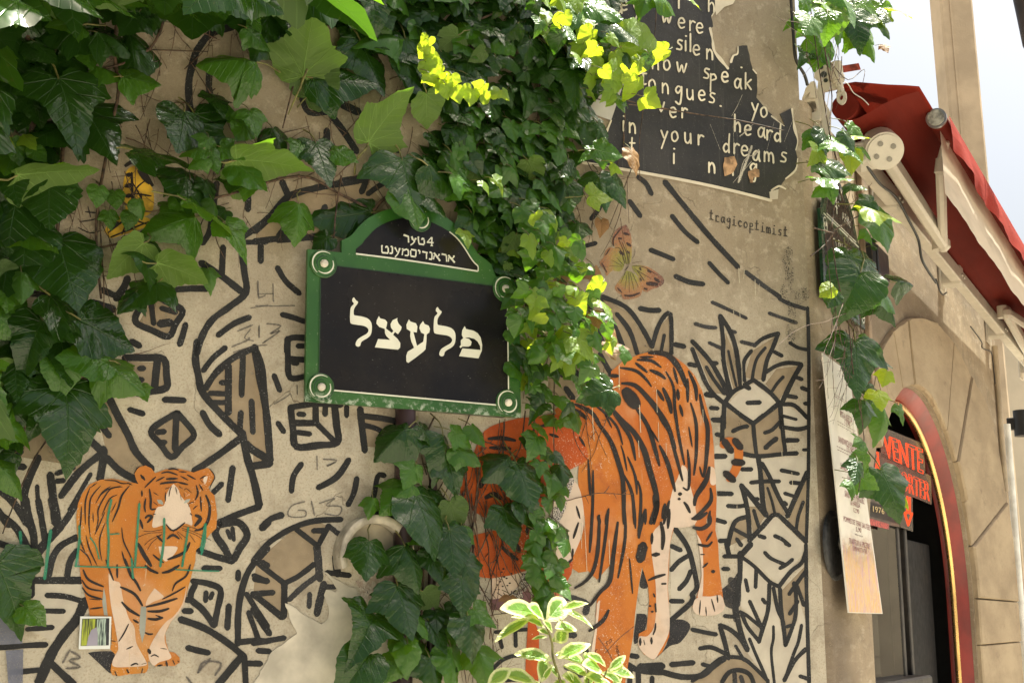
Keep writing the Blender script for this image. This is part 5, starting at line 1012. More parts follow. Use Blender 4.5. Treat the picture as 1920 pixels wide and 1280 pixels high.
# end bracket assembly near the corner: plates, square tube, crank eye
m = MB(); 
def wbp(x, y, b):
    r = ray(x, y); o_ = CORNER + U2*b; q = CAM + r*((o_-CAM).dot(U2)/r.dot(U2)) - CORNER; return Vector((q.dot(U2), -q.dot(N2), q.z))
def plate(t, b, th, name, mt=M_arm, par=awn):
    m = MB(); P = [wbp(x, y, b) for x, y in pts('H1', t)]; m.poly(P, th, -Vector((1, 0, 0))); return m.build(name, par, [mt])
p1 = plate('215,205 250,175 300,168 345,180 375,230 420,330 420,400 290,430 285,520 330,590 350,640 350,800 330,900 270,900 265,640 230,560 225,420 235,330 195,300 195,240', .10, .02, 'bracket_plate')
for t, r_ in (('293,268', .012), ('265,195', .009), ('312,328', .008)):
    q = wbp(*pts('H1', t)[0], .10); m = MB(); m.tube([q, q - Vector((.005, 0, 0))], r_, 16); m.tube([q - Vector((.005, 0, 0)), q - Vector((.007, 0, 0))], r_*.55, 10); m.build('bolt', p1, [plain('steel_bolt_face', (.14, .13, .11), .35, .9)])
# hollow square tube end (four walls)
def frame_plate(to, ti, b, th, name):
    m = MB(); Po = [wbp(x, y, b) for x, y in pts('H1', to)]; Pi = [wbp(x, y, b) for x, y in pts('H1', ti)]; n = len(Po); X_ = Vector((th, 0, 0))
    vs = Po + Pi + [p + X_ for p in Po] + [p + X_ for p in Pi]
    m.add(vs, [(i, (i+1) % n, n+(i+1) % n, n+i) for i in range(n)] + [(n+i, n+(i+1) % n, 3*n+(i+1) % n, 3*n+i) for i in range(n)] + [(i, 2*n+i, 2*n+(i+1) % n, (i+1) % n) for i in range(n)]); return m.build(name, awn, [M_arm])
frame_plate('75,500 100,440 215,420 260,640 250,720 125,735 90,680 70,560', '112,550 150,535 200,530 215,560 225,630 165,650 115,670 112,600', .08, .14, 'square_tube')
plate('110,400 160,340 195,330 215,420 205,500 140,500 150,440 120,470 80,520 95,450', .07, .02, 'slotted_plate')
plate('130,735 250,720 275,860 200,860 200,900 130,890 125,800', .10, .06, 'lower_bracket'); plate('115,945 240,915 250,990 115,1000', .10, .05, 'base_lug')
m = MB(); q0, q1, q2, q3 = [wbp(*p, .09) for p in pts('H1', '415,150 430,290 440,345 450,400')]
m.tube([q0, q1, q2], [.022, .022, .021], 20); m.tube([q1 + Vector((0, 0, .004)), q1 - Vector((0, 0, .012))], .026, 20); m.tube([q2, q3], [.017, .014], 16)
qa, qb = wbp(*pts('H1', '455,400')[0], .09), wbp(*pts('H1', '470,500')[0], .09); m.build('crank_gear', awn, [M_arm])
m = MB(); c_ = qb; n = 24; R1, R2 = .0215, .0085
vs = [c_ + Vector((sx, -k*cos(2*pi*j/n)*.85, k*sin(2*pi*j/n)*1.25 + (.006 if k == R1 and sin(2*pi*j/n) > 0 else 0))) for sx in (-.006, .006) for k in (R1, R2) for j in range(n)]
m.add(vs, [(j, (j+1) % n, n+(j+1) % n, n+j) for j in range(n)] + [(2*n+j, 3*n+j, 3*n+(j+1) % n, 2*n+(j+1) % n) for j in range(n)] + [(j, 2*n+j, 2*n+(j+1) % n, (j+1) % n) for j in range(n)] + [(n+j, n+(j+1) % n, 3*n+(j+1) % n, 3*n+j) for j in range(n)])
m.tube([qa, c_ + Vector((0, 0, .02))], .013, 12); m.build('crank_eye', awn, [M_arm])
tg = plate('475,178 640,152 660,215 485,245', .16, .004, 'red_end_tab', plain('red_tab_paint', (.30, .05, .04), .5, var=.3, scale=40))
# loose cords and cables
def cable(name, label, P, r_, col, cat='cable'):
    m = MB(); m.tube(P, r_, 6); o_ = m.build(name, None, [plain(name + '_sheath', col, .5)]); tag(o_, label, cat); o_.matrix_world = WB.mat(); return o_
def c3(P, n=6):
    out = []
    for k in range(3): pass
    Q = [P[0]] + P + [P[-1]]
    for i in range(1, len(Q)-2):
        for j in range(n):
            t = j/n; p0_, p1_, p2_, p3_ = [Vector(v) for v in Q[i-1:i+3]]
            out.append(.5*(2*p1_ + (p2_-p0_)*t + (2*p0_-5*p1_+4*p2_-p3_)*t*t + (3*p1_-p0_-3*p2_+p3_)*t**3))
    out.append(Vector(P[-1])); return out
cable('white_cord', 'frayed white cord hanging over the red canvas edge', c3([wbp(x, y, .12) for x, y in pts('H1', '500,340 540,370 590,450 680,510 740,570')]), .0022, (.7, .66, .6), 'cord')
cable('cable', 'bundle of dark cables sagging along the awning bar', c3([WB.loc(x, y, .14) for x, y in [(1625, 310), (1650, 345), (1680, 370), (1705, 415), (1722, 450), (1730, 490), (1755, 530)]]), .006, (.02, .02, .02))
cable('cable', 'thin black cable looping out from the bar bracket', c3([WB.loc(x, y, .05) for x, y in [(1755, 523), (1762, 545), (1768, 552), (1775, 548)]]), .004, (.015, .015, .015))
cable('cable', 'black cable running down the corner beside the bracket', c3([WA.mat().inverted() @ WB.mat() @ Vector((0, 0, 0))] and [WB.loc(x, y, .02) for x, y in [(1483, 0), (1487, 60), (1492, 110), (1508, 140), (1514, 160)]]), .006, (.02, .018, .016))
cable('cable', 'dark wire dropping down the shop wall below the bar', c3([WB.loc(x, y, .03) for x, y in [(1820, 612), (1840, 640), (1842, 652), (1858, 660), (1862, 680), (1866, 720)]]), .004, (.03, .025, .02))
# timber battens behind the plaque ivy
for k, (xx, ww) in enumerate([(1607, 8)]):
    a_, b_ = WB.loc(xx, 300, .01), WB.loc(xx, 600, .01)
    m = MB(); m.bevbox((a_.x+.02, -.012, 3.0), .045, .024, 1.0, .004); tag(m.build('wall_batten', None, [plain('weathered_batten', (.28, .20, .13), .7, var=.3)]), 'narrow wooden batten on the shop wall right of the plaque', 'batten').matrix_world = WB.mat()

# ================================================================ GROUND, FAR BUILDING, PILLAR, LAMP
g = NG('paving'); br = g.n('TexBrick'); br.inputs['Scale'].default_value = 1.2; g.l(g.obj(), br.inputs['Vector']); br.inputs['Color1'].default_value = (.40, .36, .30, 1); br.inputs['Color2'].default_value = (.33, .30, .25, 1); br.inputs['Mortar'].default_value = (.12, .11, .1, 1); br.inputs['Mortar Size'].default_value = .01
M_pave = g.end(g.bsdf(g.mix(g.math('MULTIPLY', g.noise(3, 5), .5), br.outputs[0], (.28, .25, .21)), .85))
m = MB(); m.add([(-150, -150, 0), (150, -150, 0), (150, 150, 0), (-150, 150, 0)], [(0, 1, 2, 3)]); tag(m.build('ground', None, [M_pave]), kind='structure')
Mpl = plain('tan_pillar_stone', (.46, .36, .25), .8, var=.1, bump=.002, scale=3)
pil = MB(); o_ = CAM + ray(1778, 160).normalized()*13.0; wd = .30
pil.bevbox((o_.x, o_.y, 5.5), wd, wd, 11.0, .02); pil.box((o_.x - wd*.20, o_.y - wd/2 - .004, 5.5), .02, .01, 10.9)
PL = pil.build('street_pillar', None, [Mpl]); tag(PL, 'tall tan square pillar rising behind the awning against the sky', 'pillar')
lean = -.028; PL.matrix_world = Matrix(((1, 0, lean, -lean*o_.z), (0, 1, 0, 0), (0, 0, 1, 0), (0, 0, 0, 1)))
fb_ = empty('far_building', Matrix.Translation(Vector((0, 0, 0))), 'pale sunlit building beyond the end of the shop wall', 'building')
q = CAM + ray(1905, 470).normalized()*16.0; q2 = CAM + ray(1888, 900).normalized()*16.0
m = MB(); m.box((q2.x+3.0, q2.y+2.0, q.z/2), 6.0, 4.0, q.z); m.build('wall', fb_, [plain('pale_far_render', (.50, .43, .33), .8, var=.06, scale=2)])
m = MB(); m.bevbox((q2.x+3.02, q2.y+1.98, q.z+.04), 6.1, 4.2, .10, .02); m.bevbox((q2.x+3.02, q2.y+1.98, q.z-.06), 6.02, 4.08, .06, .01); m.build('cornice', fb_, [plain('far_cornice_stone', (.36, .31, .25), .8)])
m = MB(); m.bevbox((q2.x+1.6, q2.y-.01, 2.2), 1.1, .06, 1.7, .01); wn = m.build('window', fb_, [plain('far_window_glass', (.05, .055, .06), .15)])
lm = empty('street_lamp', Matrix.Translation(CAM + ray(1931, 25).normalized()*7.0), 'dark metal lantern edge cutting into the top right corner', 'street lamp')
m = MB(); M_lamp = plain('dark_lamp_iron', (.045, .035, .03), .45, .5, var=.2)
m.tube([(0, 0, -.22), (0, 0, -.16), (0, 0, .0), (0, 0, .14), (0, 0, .16), (0, 0, .26)], [.02, .045, .062, .078, .09, .02], 24); m.build('lantern', lm, [M_lamp])
m = MB(); m.tube(c3([(0, 0, .26), (.02, 0, .5), (.3, 0, .8), (.9, .2, .9)]), .018, 10); m.build('arm', lm, [M_lamp])
# ================================================================ LEAVES AND VINES
def leaf_mat(name, c1, c2, back, trans, tw=.32, rough=.32, vein=.5, rim=None, spec=.5):
    g = NG(name); uvn = g.uv(); sp = g.n('SeparateXYZ'); g.l(uvn, sp.inputs[0]); X, Y = sp.outputs[0], sp.outputs[1]
    ax = g.math('ABSOLUTE', X); vm = None
    for ang in (0, 38, 78, 112):
        ca, sa = cos(radians(ang)), sin(radians(ang))
        dist = g.math('ABSOLUTE', g.math('SUBTRACT', g.math('MULTIPLY', ax, ca), g.math('MULTIPLY', Y, sa)))
        along = g.math('ADD', g.math('MULTIPLY', ax, sa), g.math('MULTIPLY', Y, ca))
        wd = g.math('MAXIMUM', g.math('MULTIPLY_ADD', along, -.014, .018 if ang == 0 else .014), .004)
        m_ = g.math('MULTIPLY', g.math('SUBTRACT', 1.0, g.ss(0.0, 1.0, g.math('DIVIDE', dist, wd))), g.math('GREATER_THAN', along, 0.0))
        vm = m_ if vm is None else g.math('MAXIMUM', vm, m_)
    # side veins
    sv = g.math('ABSOLUTE', g.math('SUBTRACT', g.math('FRACT', g.math('MULTIPLY', g.math('SUBTRACT', Y, g.math('MULTIPLY', ax, .75)), 7.0)), .5))
    sv = g.math('MULTIPLY', g.math('SUBTRACT', 1.0, g.ss(0.0, .10, sv)), .35)
    vt = g.math('MAXIMUM', vm, sv)
    oi = g.n('ObjectInfo'); n = g.noise(14, 4, .6)
    rnd = g.math('FRACT', g.math('MULTIPLY', oi.outputs['Random'], 7.31))
    c = g.mix(g.math('MULTIPLY_ADD', n, .6, g.math('MULTIPLY', rnd, .5), clamp=True), c1, c2)
    c = g.mix(g.math('MULTIPLY', vt, vein), c, tuple(min(1, x*2.0+.03) for x in c2))
    c = g.mix(g.math('MULTIPLY', g.ss(.66, .74, g.noise(38, 4, .6)), .35), c, (.16, .11, .03))
    if rim:
        g2 = g.n('UVMap', uv_map='Edge'); s2 = g.n('SeparateXYZ'); g.l(g2.outputs[0], s2.inputs[0])
        c = g.mix(g.ss(.60, .80, g.math('ADD', s2.outputs[0], g.math('MULTIPLY', g.math('SUBTRACT', g.noise(30, 4), .5), .35))), c, rim)
    geo = g.n('NewGeometry'); cc = g.mix(geo.outputs['Backfacing'], c, g.mix(g.math('MULTIPLY', vt, .95), back, tuple(x*2.1+.02 for x in back)))
    h = g.math('SUBTRACT', g.math('MULTIPLY', g.noise(7, 3), 1.5), g.math('MULTIPLY', vt, .7))
    nm = g.bump(h, .0028, .8)
    rg = g.mix(geo.outputs['Backfacing'], (rough,)*3, (.65,)*3)
    d_ = g.bsdf(cc, rg, 0, nm, spec=spec)
    t_ = g.n('BsdfTranslucent'); g.l(g.mix(g.math('MULTIPLY', vt, .6), trans, tuple(x*.55 for x in trans)), t_.inputs[0]); g.l(nm, t_.inputs[1])
    mx = g.n('MixShader'); mx.inputs[0].default_value = tw; g.l(d_, mx.inputs[1]); g.l(t_.outputs[0], mx.inputs[2]); return g.end(mx.outputs[0])
LM = {'D': leaf_mat('dark_leaf', (.010, .034, .005), (.023, .066, .009), (.050, .095, .016), (.10, .24, .012), .24, .20),
      'M': leaf_mat('mid_green_leaf', (.028, .088, .009), (.060, .155, .015), (.085, .15, .024), (.22, .44, .015), .32, .24),
      'Y': leaf_mat('young_sunlit_leaf', (.11, .22, .018), (.20, .31, .028), (.16, .24, .035), (.62, .74, .03), .50, .38),  # young leaf tone, its yellow lifted to stand for sun through the blade
      'B': leaf_mat('dry_brown_leaf', (.16, .075, .025), (.30, .17, .06), (.25, .15, .07), (.35, .16, .04), .25, .6),
      'V': leaf_mat('variegated_leaf', (.09, .22, .035), (.17, .32, .05), (.20, .30, .07), (.50, .66, .06), .36, .34, rim=(.76, .76, .40))}
HALF = {'ivy': [(0, 0), (.05, -.05), (.15, -.12), (.26, -.13), (.36, -.08), (.44, .02), (.49, .13), (.55, .24), (.61, .37), (.50, .40), (.42, .45), (.36, .50), (.325, .57), (.28, .67), (.21, .79), (.11, .92), (0, 1.08)],
        'heart': [(0, 0), (.07, -.07), (.19, -.13), (.32, -.11), (.43, -.02), (.50, .11), (.53, .25), (.505, .39), (.45, .52), (.37, .63), (.29, .73), (.20, .83), (.10, .94), (0, 1.06)],
        'lobed': [(0, 0), (.06, -.07), (.17, -.15), (.29, -.17), (.42, -.10), (.50, .0), (.60, .10), (.72, .28), (.58, .31), (.46, .36), (.37, .42), (.33, .50), (.31, .60), (.25, .72), (.18, .84), (.09, .97), (0, 1.15)],
        'citrus': [(0, 0), (.05, .04), (.12, .13), (.18, .25), (.215, .38), (.225, .50), (.205, .63), (.165, .76), (.10, .88), (.04, .96), (0, 1.0)]}
LEAF = {}
def leaf_mesh(kind, mat_, seed):
    key = (kind, mat_, seed)
    if key in LEAF: return LEAF[key]
    rr = random.Random(hash((kind, seed)) & 0xffff if False else seed*17+len(kind)); H = HALF[kind]
    # serrate
    S = []
    for i, (a, b) in enumerate(zip(H, H[1:])):
        S.append(a)
        if kind != 'citrus':
            mx_, my_ = (a[0]+b[0])/2, (a[1]+b[1])/2; nx_, ny_ = b[1]-a[1], -(b[0]-a[0]); l_ = sqrt(nx_*nx_+ny_*ny_) or 1
            k = .016*rr.uniform(.3, 1.5); S.append((mx_+nx_/l_*k, my_+ny_/l_*k))
    S.append(H[-1])
    right = S; left = [(-x*rr.uniform(.93, 1.05), y + (rr.uniform(-.015, .015) if 0 < i < len(S)-1 else 0)) for i, (x, y) in enumerate(S)]
    out = right + left[-2:0:-1]; n = len(out); cen = (0, .22 if kind != 'citrus' else .5)
    rings = (.3, .62, .86, 1.0)
    kv = rr.uniform(-.55, .30); kd = rr.uniform(.05, .55); kx = rr.uniform(.1, .75); tw = rr.uniform(-.35, .35); rp = rr.uniform(.012, .038); ph = rr.uniform(0, 6)
    if kind == 'citrus': kv = rr.uniform(.15, .55); kx = 0; kd = rr.uniform(.1, .45); rp = .008
    if seed >= 6 and kind != 'citrus': kv = rr.choice([-.95, .75]); kd = rr.uniform(.5, 1.0)
    def zf(x, y, t):
        th = math.atan2(x, y-cen[1])
        return kv*abs(x)*.6 - kx*x*x - kd*max(0, y-.15)**2*.6 - .25*kd*max(0, .05-y) + tw*x*y + rp*t*t*sin(7*th+ph) + .012*sin(16*y+ph)*min(1, abs(x)*5)
    vs = [(cen[0], cen[1], zf(cen[0], cen[1], 0))]; tt = [0]
    for t in rings:
        for x, y in out:
            X_, Y_ = cen[0]+(x-cen[0])*t, cen[1]+(y-cen[1])*t; vs.append((X_, Y_, zf(X_, Y_, t))); tt.append(t)
    fs = [(0, 1+(j+1) % n, 1+j) for j in range(n)] + [(1+i*n+j, 1+i*n+(j+1) % n, 1+(i+1)*n+(j+1) % n, 1+(i+1)*n+j) for i in range(len(rings)-1) for j in range(n)]
    fs = [f[::-1] for f in fs] if kind else fs
    # make normals point to +z
    a, b, c = [Vector(vs[i]) for i in fs[0][:3]]
    if (b-a).cross(c-a).z < 0: fs = [tuple(f[::-1]) for f in fs]
    a, b, c = [Vector(vs[i]) for i in fs[n+2][:3]]
    if (b-a).cross(c-a).z < 0: fs = fs[:n] + [tuple(f[::-1]) for f in fs[n:]]
    me = bpy.data.meshes.new('leaf'); me.from_pydata(vs, [], fs); uv = me.uv_layers.new(name='UVMap'); ue = me.uv_layers.new(name='Edge')
    for lp in me.loops:
        v = vs[lp.vertex_index]; uv.data[lp.index].uv = (v[0], v[1]); ue.data[lp.index].uv = (tt[lp.vertex_index], 0)
    me.polygons.foreach_set('use_smooth', [True]*len(me.polygons)); me.materials.append(LM[mat_]); me.update(); LEAF[key] = me; return me
ORI = {WB: Wall(Vector((sin(radians(66)), cos(radians(66)), 0)), Vector((cos(radians(66)), -sin(radians(66)), 0)))}
class Vine:
    def __init__(s, name, at, label, cat, group=None):
        s.root = empty(name, Matrix.Translation(at), label, cat, group); s.at = at; s.leaves = []; s.st = MB(); s.tw = MB()
    def leaf(s, wall, x, y, size, ang=0, kind='D', d=.05, tilt=None, flip=False, shape=None, seed=None, asp=None, pet=True, parts=True):
        # x,y: photograph pixel of the blade centre, size: pixel length of blade, ang: 0 tip down, 90 tip right
        p = wall.at(x, y, d); dep = (p-CAM).length; sz = size/FPX*dep
        tilt = R.uniform(5, 50) if tilt is None else tilt
        wall = ORI.get(wall, wall)
        N = (wall.n*cos(radians(tilt)) + Z*sin(radians(tilt))*(-1 if flip else 1)); jit = R.uniform(-.35, .35)
        N = (N + wall.u*jit).normalized()
        a = radians(ang + R.uniform(-6, 6)); t = (-Z*cos(a) + wall.u*sin(a)); t = (t - N*t.dot(N)).normalized()
        if abs(a) > 2: t = t
        S_ = t.cross(N).normalized()
        if flip: N = -N; S_ = -S_
        asp = asp or R.uniform(.92, 1.15)
        base = p - t*sz*.45
        M_ = Matrix.Translation(base) @ Matrix((S_*sz*asp, t*sz, N*sz)).transposed().to_4x4()
        shape = shape or ((R.choice(['ivy', 'lobed']) if size > 95 else 'heart') if flip else R.choice(['ivy', 'ivy', 'heart', 'lobed'])); seed = (R.randrange(6) if flip or size > 100 else R.randrange(8)) if seed is None else seed
        s.leaves.append((size, M_, shape, kind, seed, parts))
        if pet:
            L_ = sz*R.uniform(.45, .8); q = base - t*L_*.5 - wall.n*min(d*.4, .015) ; q2 = base - t*L_*.8 + wall.u*R.uniform(-.3, .3)*L_ - wall.n*min(.035, max(0, d-.008))
            if parts: s.st.tube([base, (base+q)/2 + N*sz*(-.05 if flip else .03), q, q2], [sz*.012+.0003, sz*.013+.0003, sz*.014+.0004, sz*.016+.0004], 5, False, 1)
    def blade(s, wall, b, tip, kind='V', d=.4, wr=1.0, lift=0.0, seed=None, roll=0.0, shape='citrus', dt=0.0):
        wr *= .74; tip = (b[0]+(tip[0]-b[0])*1.22, b[1]+(tip[1]-b[1])*1.22)
        B = wall.at(b[0], b[1], d); T_ = wall.at(tip[0], tip[1], d+dt); t = T_-B; sz = t.length; t.normalize()
        N = (wall.n*.75 + Z*.65 + wall.u*roll); N = (N - t*N.dot(t)).normalized(); S_ = t.cross(N)
        M_ = Matrix.Translation(B) @ Matrix((S_*sz*wr, t*sz, N*sz)).transposed().to_4x4()
        s.leaves.append((sz*FPX/4, M_, shape, kind, R.randrange(6) if seed is None else seed, True))
    def stem(s, wall, P, r=.003, d=.03, mi=0, n=7, sm=True):
        P = smooth(P) if sm else P; m_ = len(P)
        dd = d if isinstance(d, (list, tuple)) else (d, d)
        V = [wall.at(x, y, dd[0]+(dd[1]-dd[0])*i/max(1, m_-1) + .004*noise.noise(Vector((x*.03, y*.03, 3)))) for i, (x, y) in enumerate(P)]
        rs = [r*(1 - .45*i/m_)*(1+.18*noise.noise(Vector((i*.9, x, y)))) for i in range(m_)]
        s.st.tube(V, rs, n, True, mi)
    def finish(s, maxp=285):
        s.leaves.sort(key=lambda l: (not l[5], -l[0])); inv_ = Matrix.Translation(-s.at)
        k = 0; rest = MB(); mats_ = list(LM.values()); keys = list(LM)
        for size, M_, shape, kind, seed, parts in s.leaves:
            me = leaf_mesh(shape, kind, seed)
            if parts and k < maxp:
                o = bpy.data.objects.new('leaf', me); COL.objects.link(o); o.parent = s.root; o.matrix_basis = inv_ @ M_; k += 1
            else:
                MM = inv_ @ M_; cache = RAW.setdefault(me.name, ([v.co.copy() for v in me.vertices], [list(p.vertices) for p in me.polygons]))
                rest.add([MM @ v for v in cache[0]], cache[1], [(v.x, v.y) for v in cache[0]], True, keys.index(kind))
        if rest.f:
            o = rest.build('leaf_mass', s.root, mats_); tag(o, kind='stuff')
        if s.st.f:
            s.st.v = [tuple(Vector(v) - s.at) for v in s.st.v]; s.st.build('stems', s.root, [M_stem, M_pet])
        if s.tw.f:
            s.tw.v = [tuple(Vector(v) - s.at) for v in s.tw.v]; tag(s.tw.build('bare_twigs', s.root, [M_twig]), kind='stuff')
RAW = {}
M_stem = plain('brown_vine_bark', (.085, .050, .030), .75, var=.4, scale=60, bump=.001, bscale=200)
M_pet = plain('reddish_green_petiole', (.17, .16, .045), .5, var=.3, scale=30)
M_twig = plain('dry_twig', (.105, .060, .038), .8, var=.4, scale=60)
def twigs(v, wall, x0, y0, x1, y1, cnt, L=(40, 130), r=(.0008, .002), d=(.004, .02), down=.6):
    for _ in range(cnt):
        x, y = R.uniform(x0, x1), R.uniform(y0, y1); a = R.uniform(-pi, pi) if R.random() > down else pi/2 + R.uniform(-.35, .35)
        P = [(x, y)]; Lt = R.uniform(*L); n = int(Lt/9)
        for k in range(n): a += R.uniform(-.16, .16); x += 9*cos(a); y += 9*sin(a); P.append((x, y))
        dd = R.uniform(*d); rr_ = R.uniform(*r)
        v.tw.tube([wall.at(px_, py_, dd + .003*sin(i)) for i, (px_, py_) in enumerate(P)], [rr_*(1-.6*i/(n+1)) for i in range(len(P))], 5, False)
        for k in range(1, len(P)-1):
            if R.random() < .09:
                aa = a + R.choice([-1, 1])*R.uniform(.6, 1.2); q = P[k]; L2 = R.uniform(8, 22)
                v.tw.tube([wall.at(q[0], q[1], dd), wall.at(q[0]+L2*cos(aa)*.6, q[1]+L2*sin(aa)*.5, dd), wall.at(q[0]+L2*cos(aa), q[1]+L2*sin(aa), dd)], [rr_*.6, rr_*.5, rr_*.3], 4, False)
def inside(P, x, y):
    c = False
    for (x0, y0), (x1, y1) in zip(P, P[1:]+P[:1]):
        if (y0 > y) != (y1 > y) and x < (x1-x0)*(y-y0)/(y1-y0)+x0: c = not c
    return c
def scatter(v, wall, poly, cnt, size, kinds, d, tilt=(5, 50), ang=(-45, 45), mind=.42, parts=True, flipp=.02, pet=True):
    P = pts('X', poly); xs = [p[0] for p in P]; ys = [p[1] for p in P]; got = []; tries = 0
    while len(got) < cnt and tries < cnt*40:
        tries += 1; x, y = R.uniform(min(xs), max(xs)), R.uniform(min(ys), max(ys))
        if not inside(P, x, y): continue
        s_ = R.uniform(*size)
        if any((x-a)**2 + (y-b)**2 < (mind*(s_+c)/2)**2 for a, b, c in got): continue
        got.append((x, y, s_)); v.leaf(wall, x, y, s_, R.uniform(*ang), R.choice(kinds), R.uniform(*d), R.uniform(*tilt), R.random() < flipp, parts=parts, pet=pet)
def hand(v, wall, text, d=(.03, .09)):
    v = v
    for t in text.split(';'):
        q = t.split()
        if len(q) < 5: continue
        x, y, s_, a = map(float, q[:4]); k = q[4]; fl = 'U' in k; kk = k.replace('U', '') or 'M'
        dd = float(q[5]) if len(q) > 5 else R.uniform(*d)
        v.leaf(wall, x, y, s_*(.74 if wall is WB else .82), a, kk, dd, float(q[6]) if len(q) > 6 else (R.uniform(10, 35) if s_ > 80 else R.uniform(5, 45)), fl)
# ---- left vine
v1 = Vine('climbing_vine', WA.at(200, 300, 0), 'broad leaved climber hanging down the left side of the painted wall', 'climbing plant', 'climbing plants on the walls')
hand(v1, WA, '''20 110 150 10 D; 95 140 150 5 D; 100 55 120 -75 D; 125 45 75 -60 M; 215 70 80 80 D; 248 85 120 15 D; 165 98 75 10 M; 130 200 160 15 D; 180 235 140 25 D; 105 245 130 -50 D; 200 130 65 50 M; 262 150 75 80 M .08; 55 25 100 -60 D; 15 20 130 0 D; 165 15 110 30 D;
 235 10 90 -20 D; 300 0 90 0 D; 378 10 62 0 M .09; 325 5 50 10 M; 445 10 130 10 D; 495 15 130 25 D; 342 240 110 -20 D; 388 250 115 25 D; 440 108 120 -85 M .1 30; 482 72 66 60 M; 410 192 62 10 D; 440 208 60 30 M; 360 283 52 -70 M .1; 386 272 46 -20 M .1; 402 302 52 20 M .1; 432 285 54 60 M .1; 372 305 46 -50 M .1;
 300 290 130 88 D .08 55; 352 348 120 -10 D .04; 30 280 60 20 M .1; 52 262 46 30 Y .1; 12 262 40 60 Y .12; 72 288 44 40 M .1; 18 305 70 -10 M .1; 98 322 165 98 MU .1 66; 40 345 80 -30 M; 92 372 120 0 D; 25 400 150 -10 D; 45 470 150 10 D; 10 520 110 0 D;
 40 530 68 5 M .08; 14 562 62 -10 M .08; 12 605 90 60 M; 184 366 46 0 M; 216 372 42 10 M; 206 410 42 15 M; 242 412 42 -5 M; 266 388 42 20 M; 136 365 26 0 M; 238 482 105 -25 MU .06 45; 276 485 110 10 D .06; 335 505 115 75 MU .06 60; 268 548 100 -38 D .05 40; 330 415 115 -60 M .08; 392 396 125 90 M .11 55;
 442 445 90 25 M .08; 395 520 48 10 M; 125 500 165 20 D .07; 150 590 165 65 D .05; 195 625 130 75 D .06; 60 640 120 -10 D; 120 665 110 15 D; 15 660 110 0 D; 165 668 110 -80 M .09 35; 228 702 100 55 M .08; 268 732 42 20 M; 115 700 90 5 M; 30 705 90 10 D;
 130 790 185 3 D .07 20; 85 765 110 -20 D; 15 765 120 0 D .05; 25 808 85 88 M .09; 22 895 75 45 M .08; 10 870 70 0 D; 20 1110 150 30 D .06; 62 1150 62 35 M .07; 240 560 60 -30 D; 60 200 120 0 D; 15 200 130 -10 D; 20 330 110 20 D''')
scatter(v1, WA, '-20,-20 330,-20 210,100 60,330 80,690 -20,950', 52, (45, 95), 'DDDM', (.01, .05), mind=.4)
scatter(v1, WA, '200,-30 520,-30 500,90 380,70 260,60', 9, (50, 80), 'DDM', (.02, .07))
scatter(v1, WA, '300,340 480,330 460,400 340,420', 7, (35, 60), 'DM', (.02, .06))
scatter(v1, WA, '-600,-820 640,-820 640,-16 -600,-16', 420, (110, 210), 'DDM', (.05, 1.25), ang=(-80, 80), parts=False, mind=.3, tilt=(0, 80), pet=False)  # unseen leaves above the view, added to shade the upper left wall
for P, r_ in [([(60, -40), (50, 120), (60, 300), (30, 480), (40, 700)], .010), ([(230, -40), (215, 90), (222, 170), (205, 260), (180, 420), (190, 560)], .006), ([(320, -40), (300, 60), (255, 110), (150, 140)], .005), ([(700, 395), (640, 365), (560, 330), (430, 365), (330, 390), (240, 450), (150, 470)], .0045), ([(180, 340), (260, 395), (340, 385)], .003), ([(265, 93), (390, 97)], .0022),
     ([(185, 390), (190, 460), (195, 560), (190, 700)], .002), ([(190, 700), (150, 750), (70, 850), (20, 960), (5, 1000)], .0028), ([(120, 240), (110, 400), (100, 560)], .006), ([(395, 380), (370, 440), (365, 500)], .002)]: v1.stem(WA, P, r_, (.012, .02))
twigs(v1, WA, 180, -10, 470, 340, 60, down=.35); twigs(v1, WA, 60, 330, 300, 560, 34, down=.4); twigs(v1, WA, 150, 560, 260, 700, 8); twigs(v1, WA, 380, 230, 560, 420, 26, down=.2)
scatter(v1, WA, '-700,-900 620,-900 620,-14 -700,-14', 420, (110, 220), 'DDD', (.05, 1.3), ang=(-80, 80), parts=False, mind=.18, tilt=(0, 80), pet=False)  # second unseen layer, thickening that overhang to deepen its shade
scatter(v1, WA, '-800,-100 -30,-100 -30,900 -800,900', 90, (90, 160), 'DDM', (.03, .5), parts=False, mind=.3, pet=False)  # unseen leaves left of the view, added to block sky light
v1.finish()
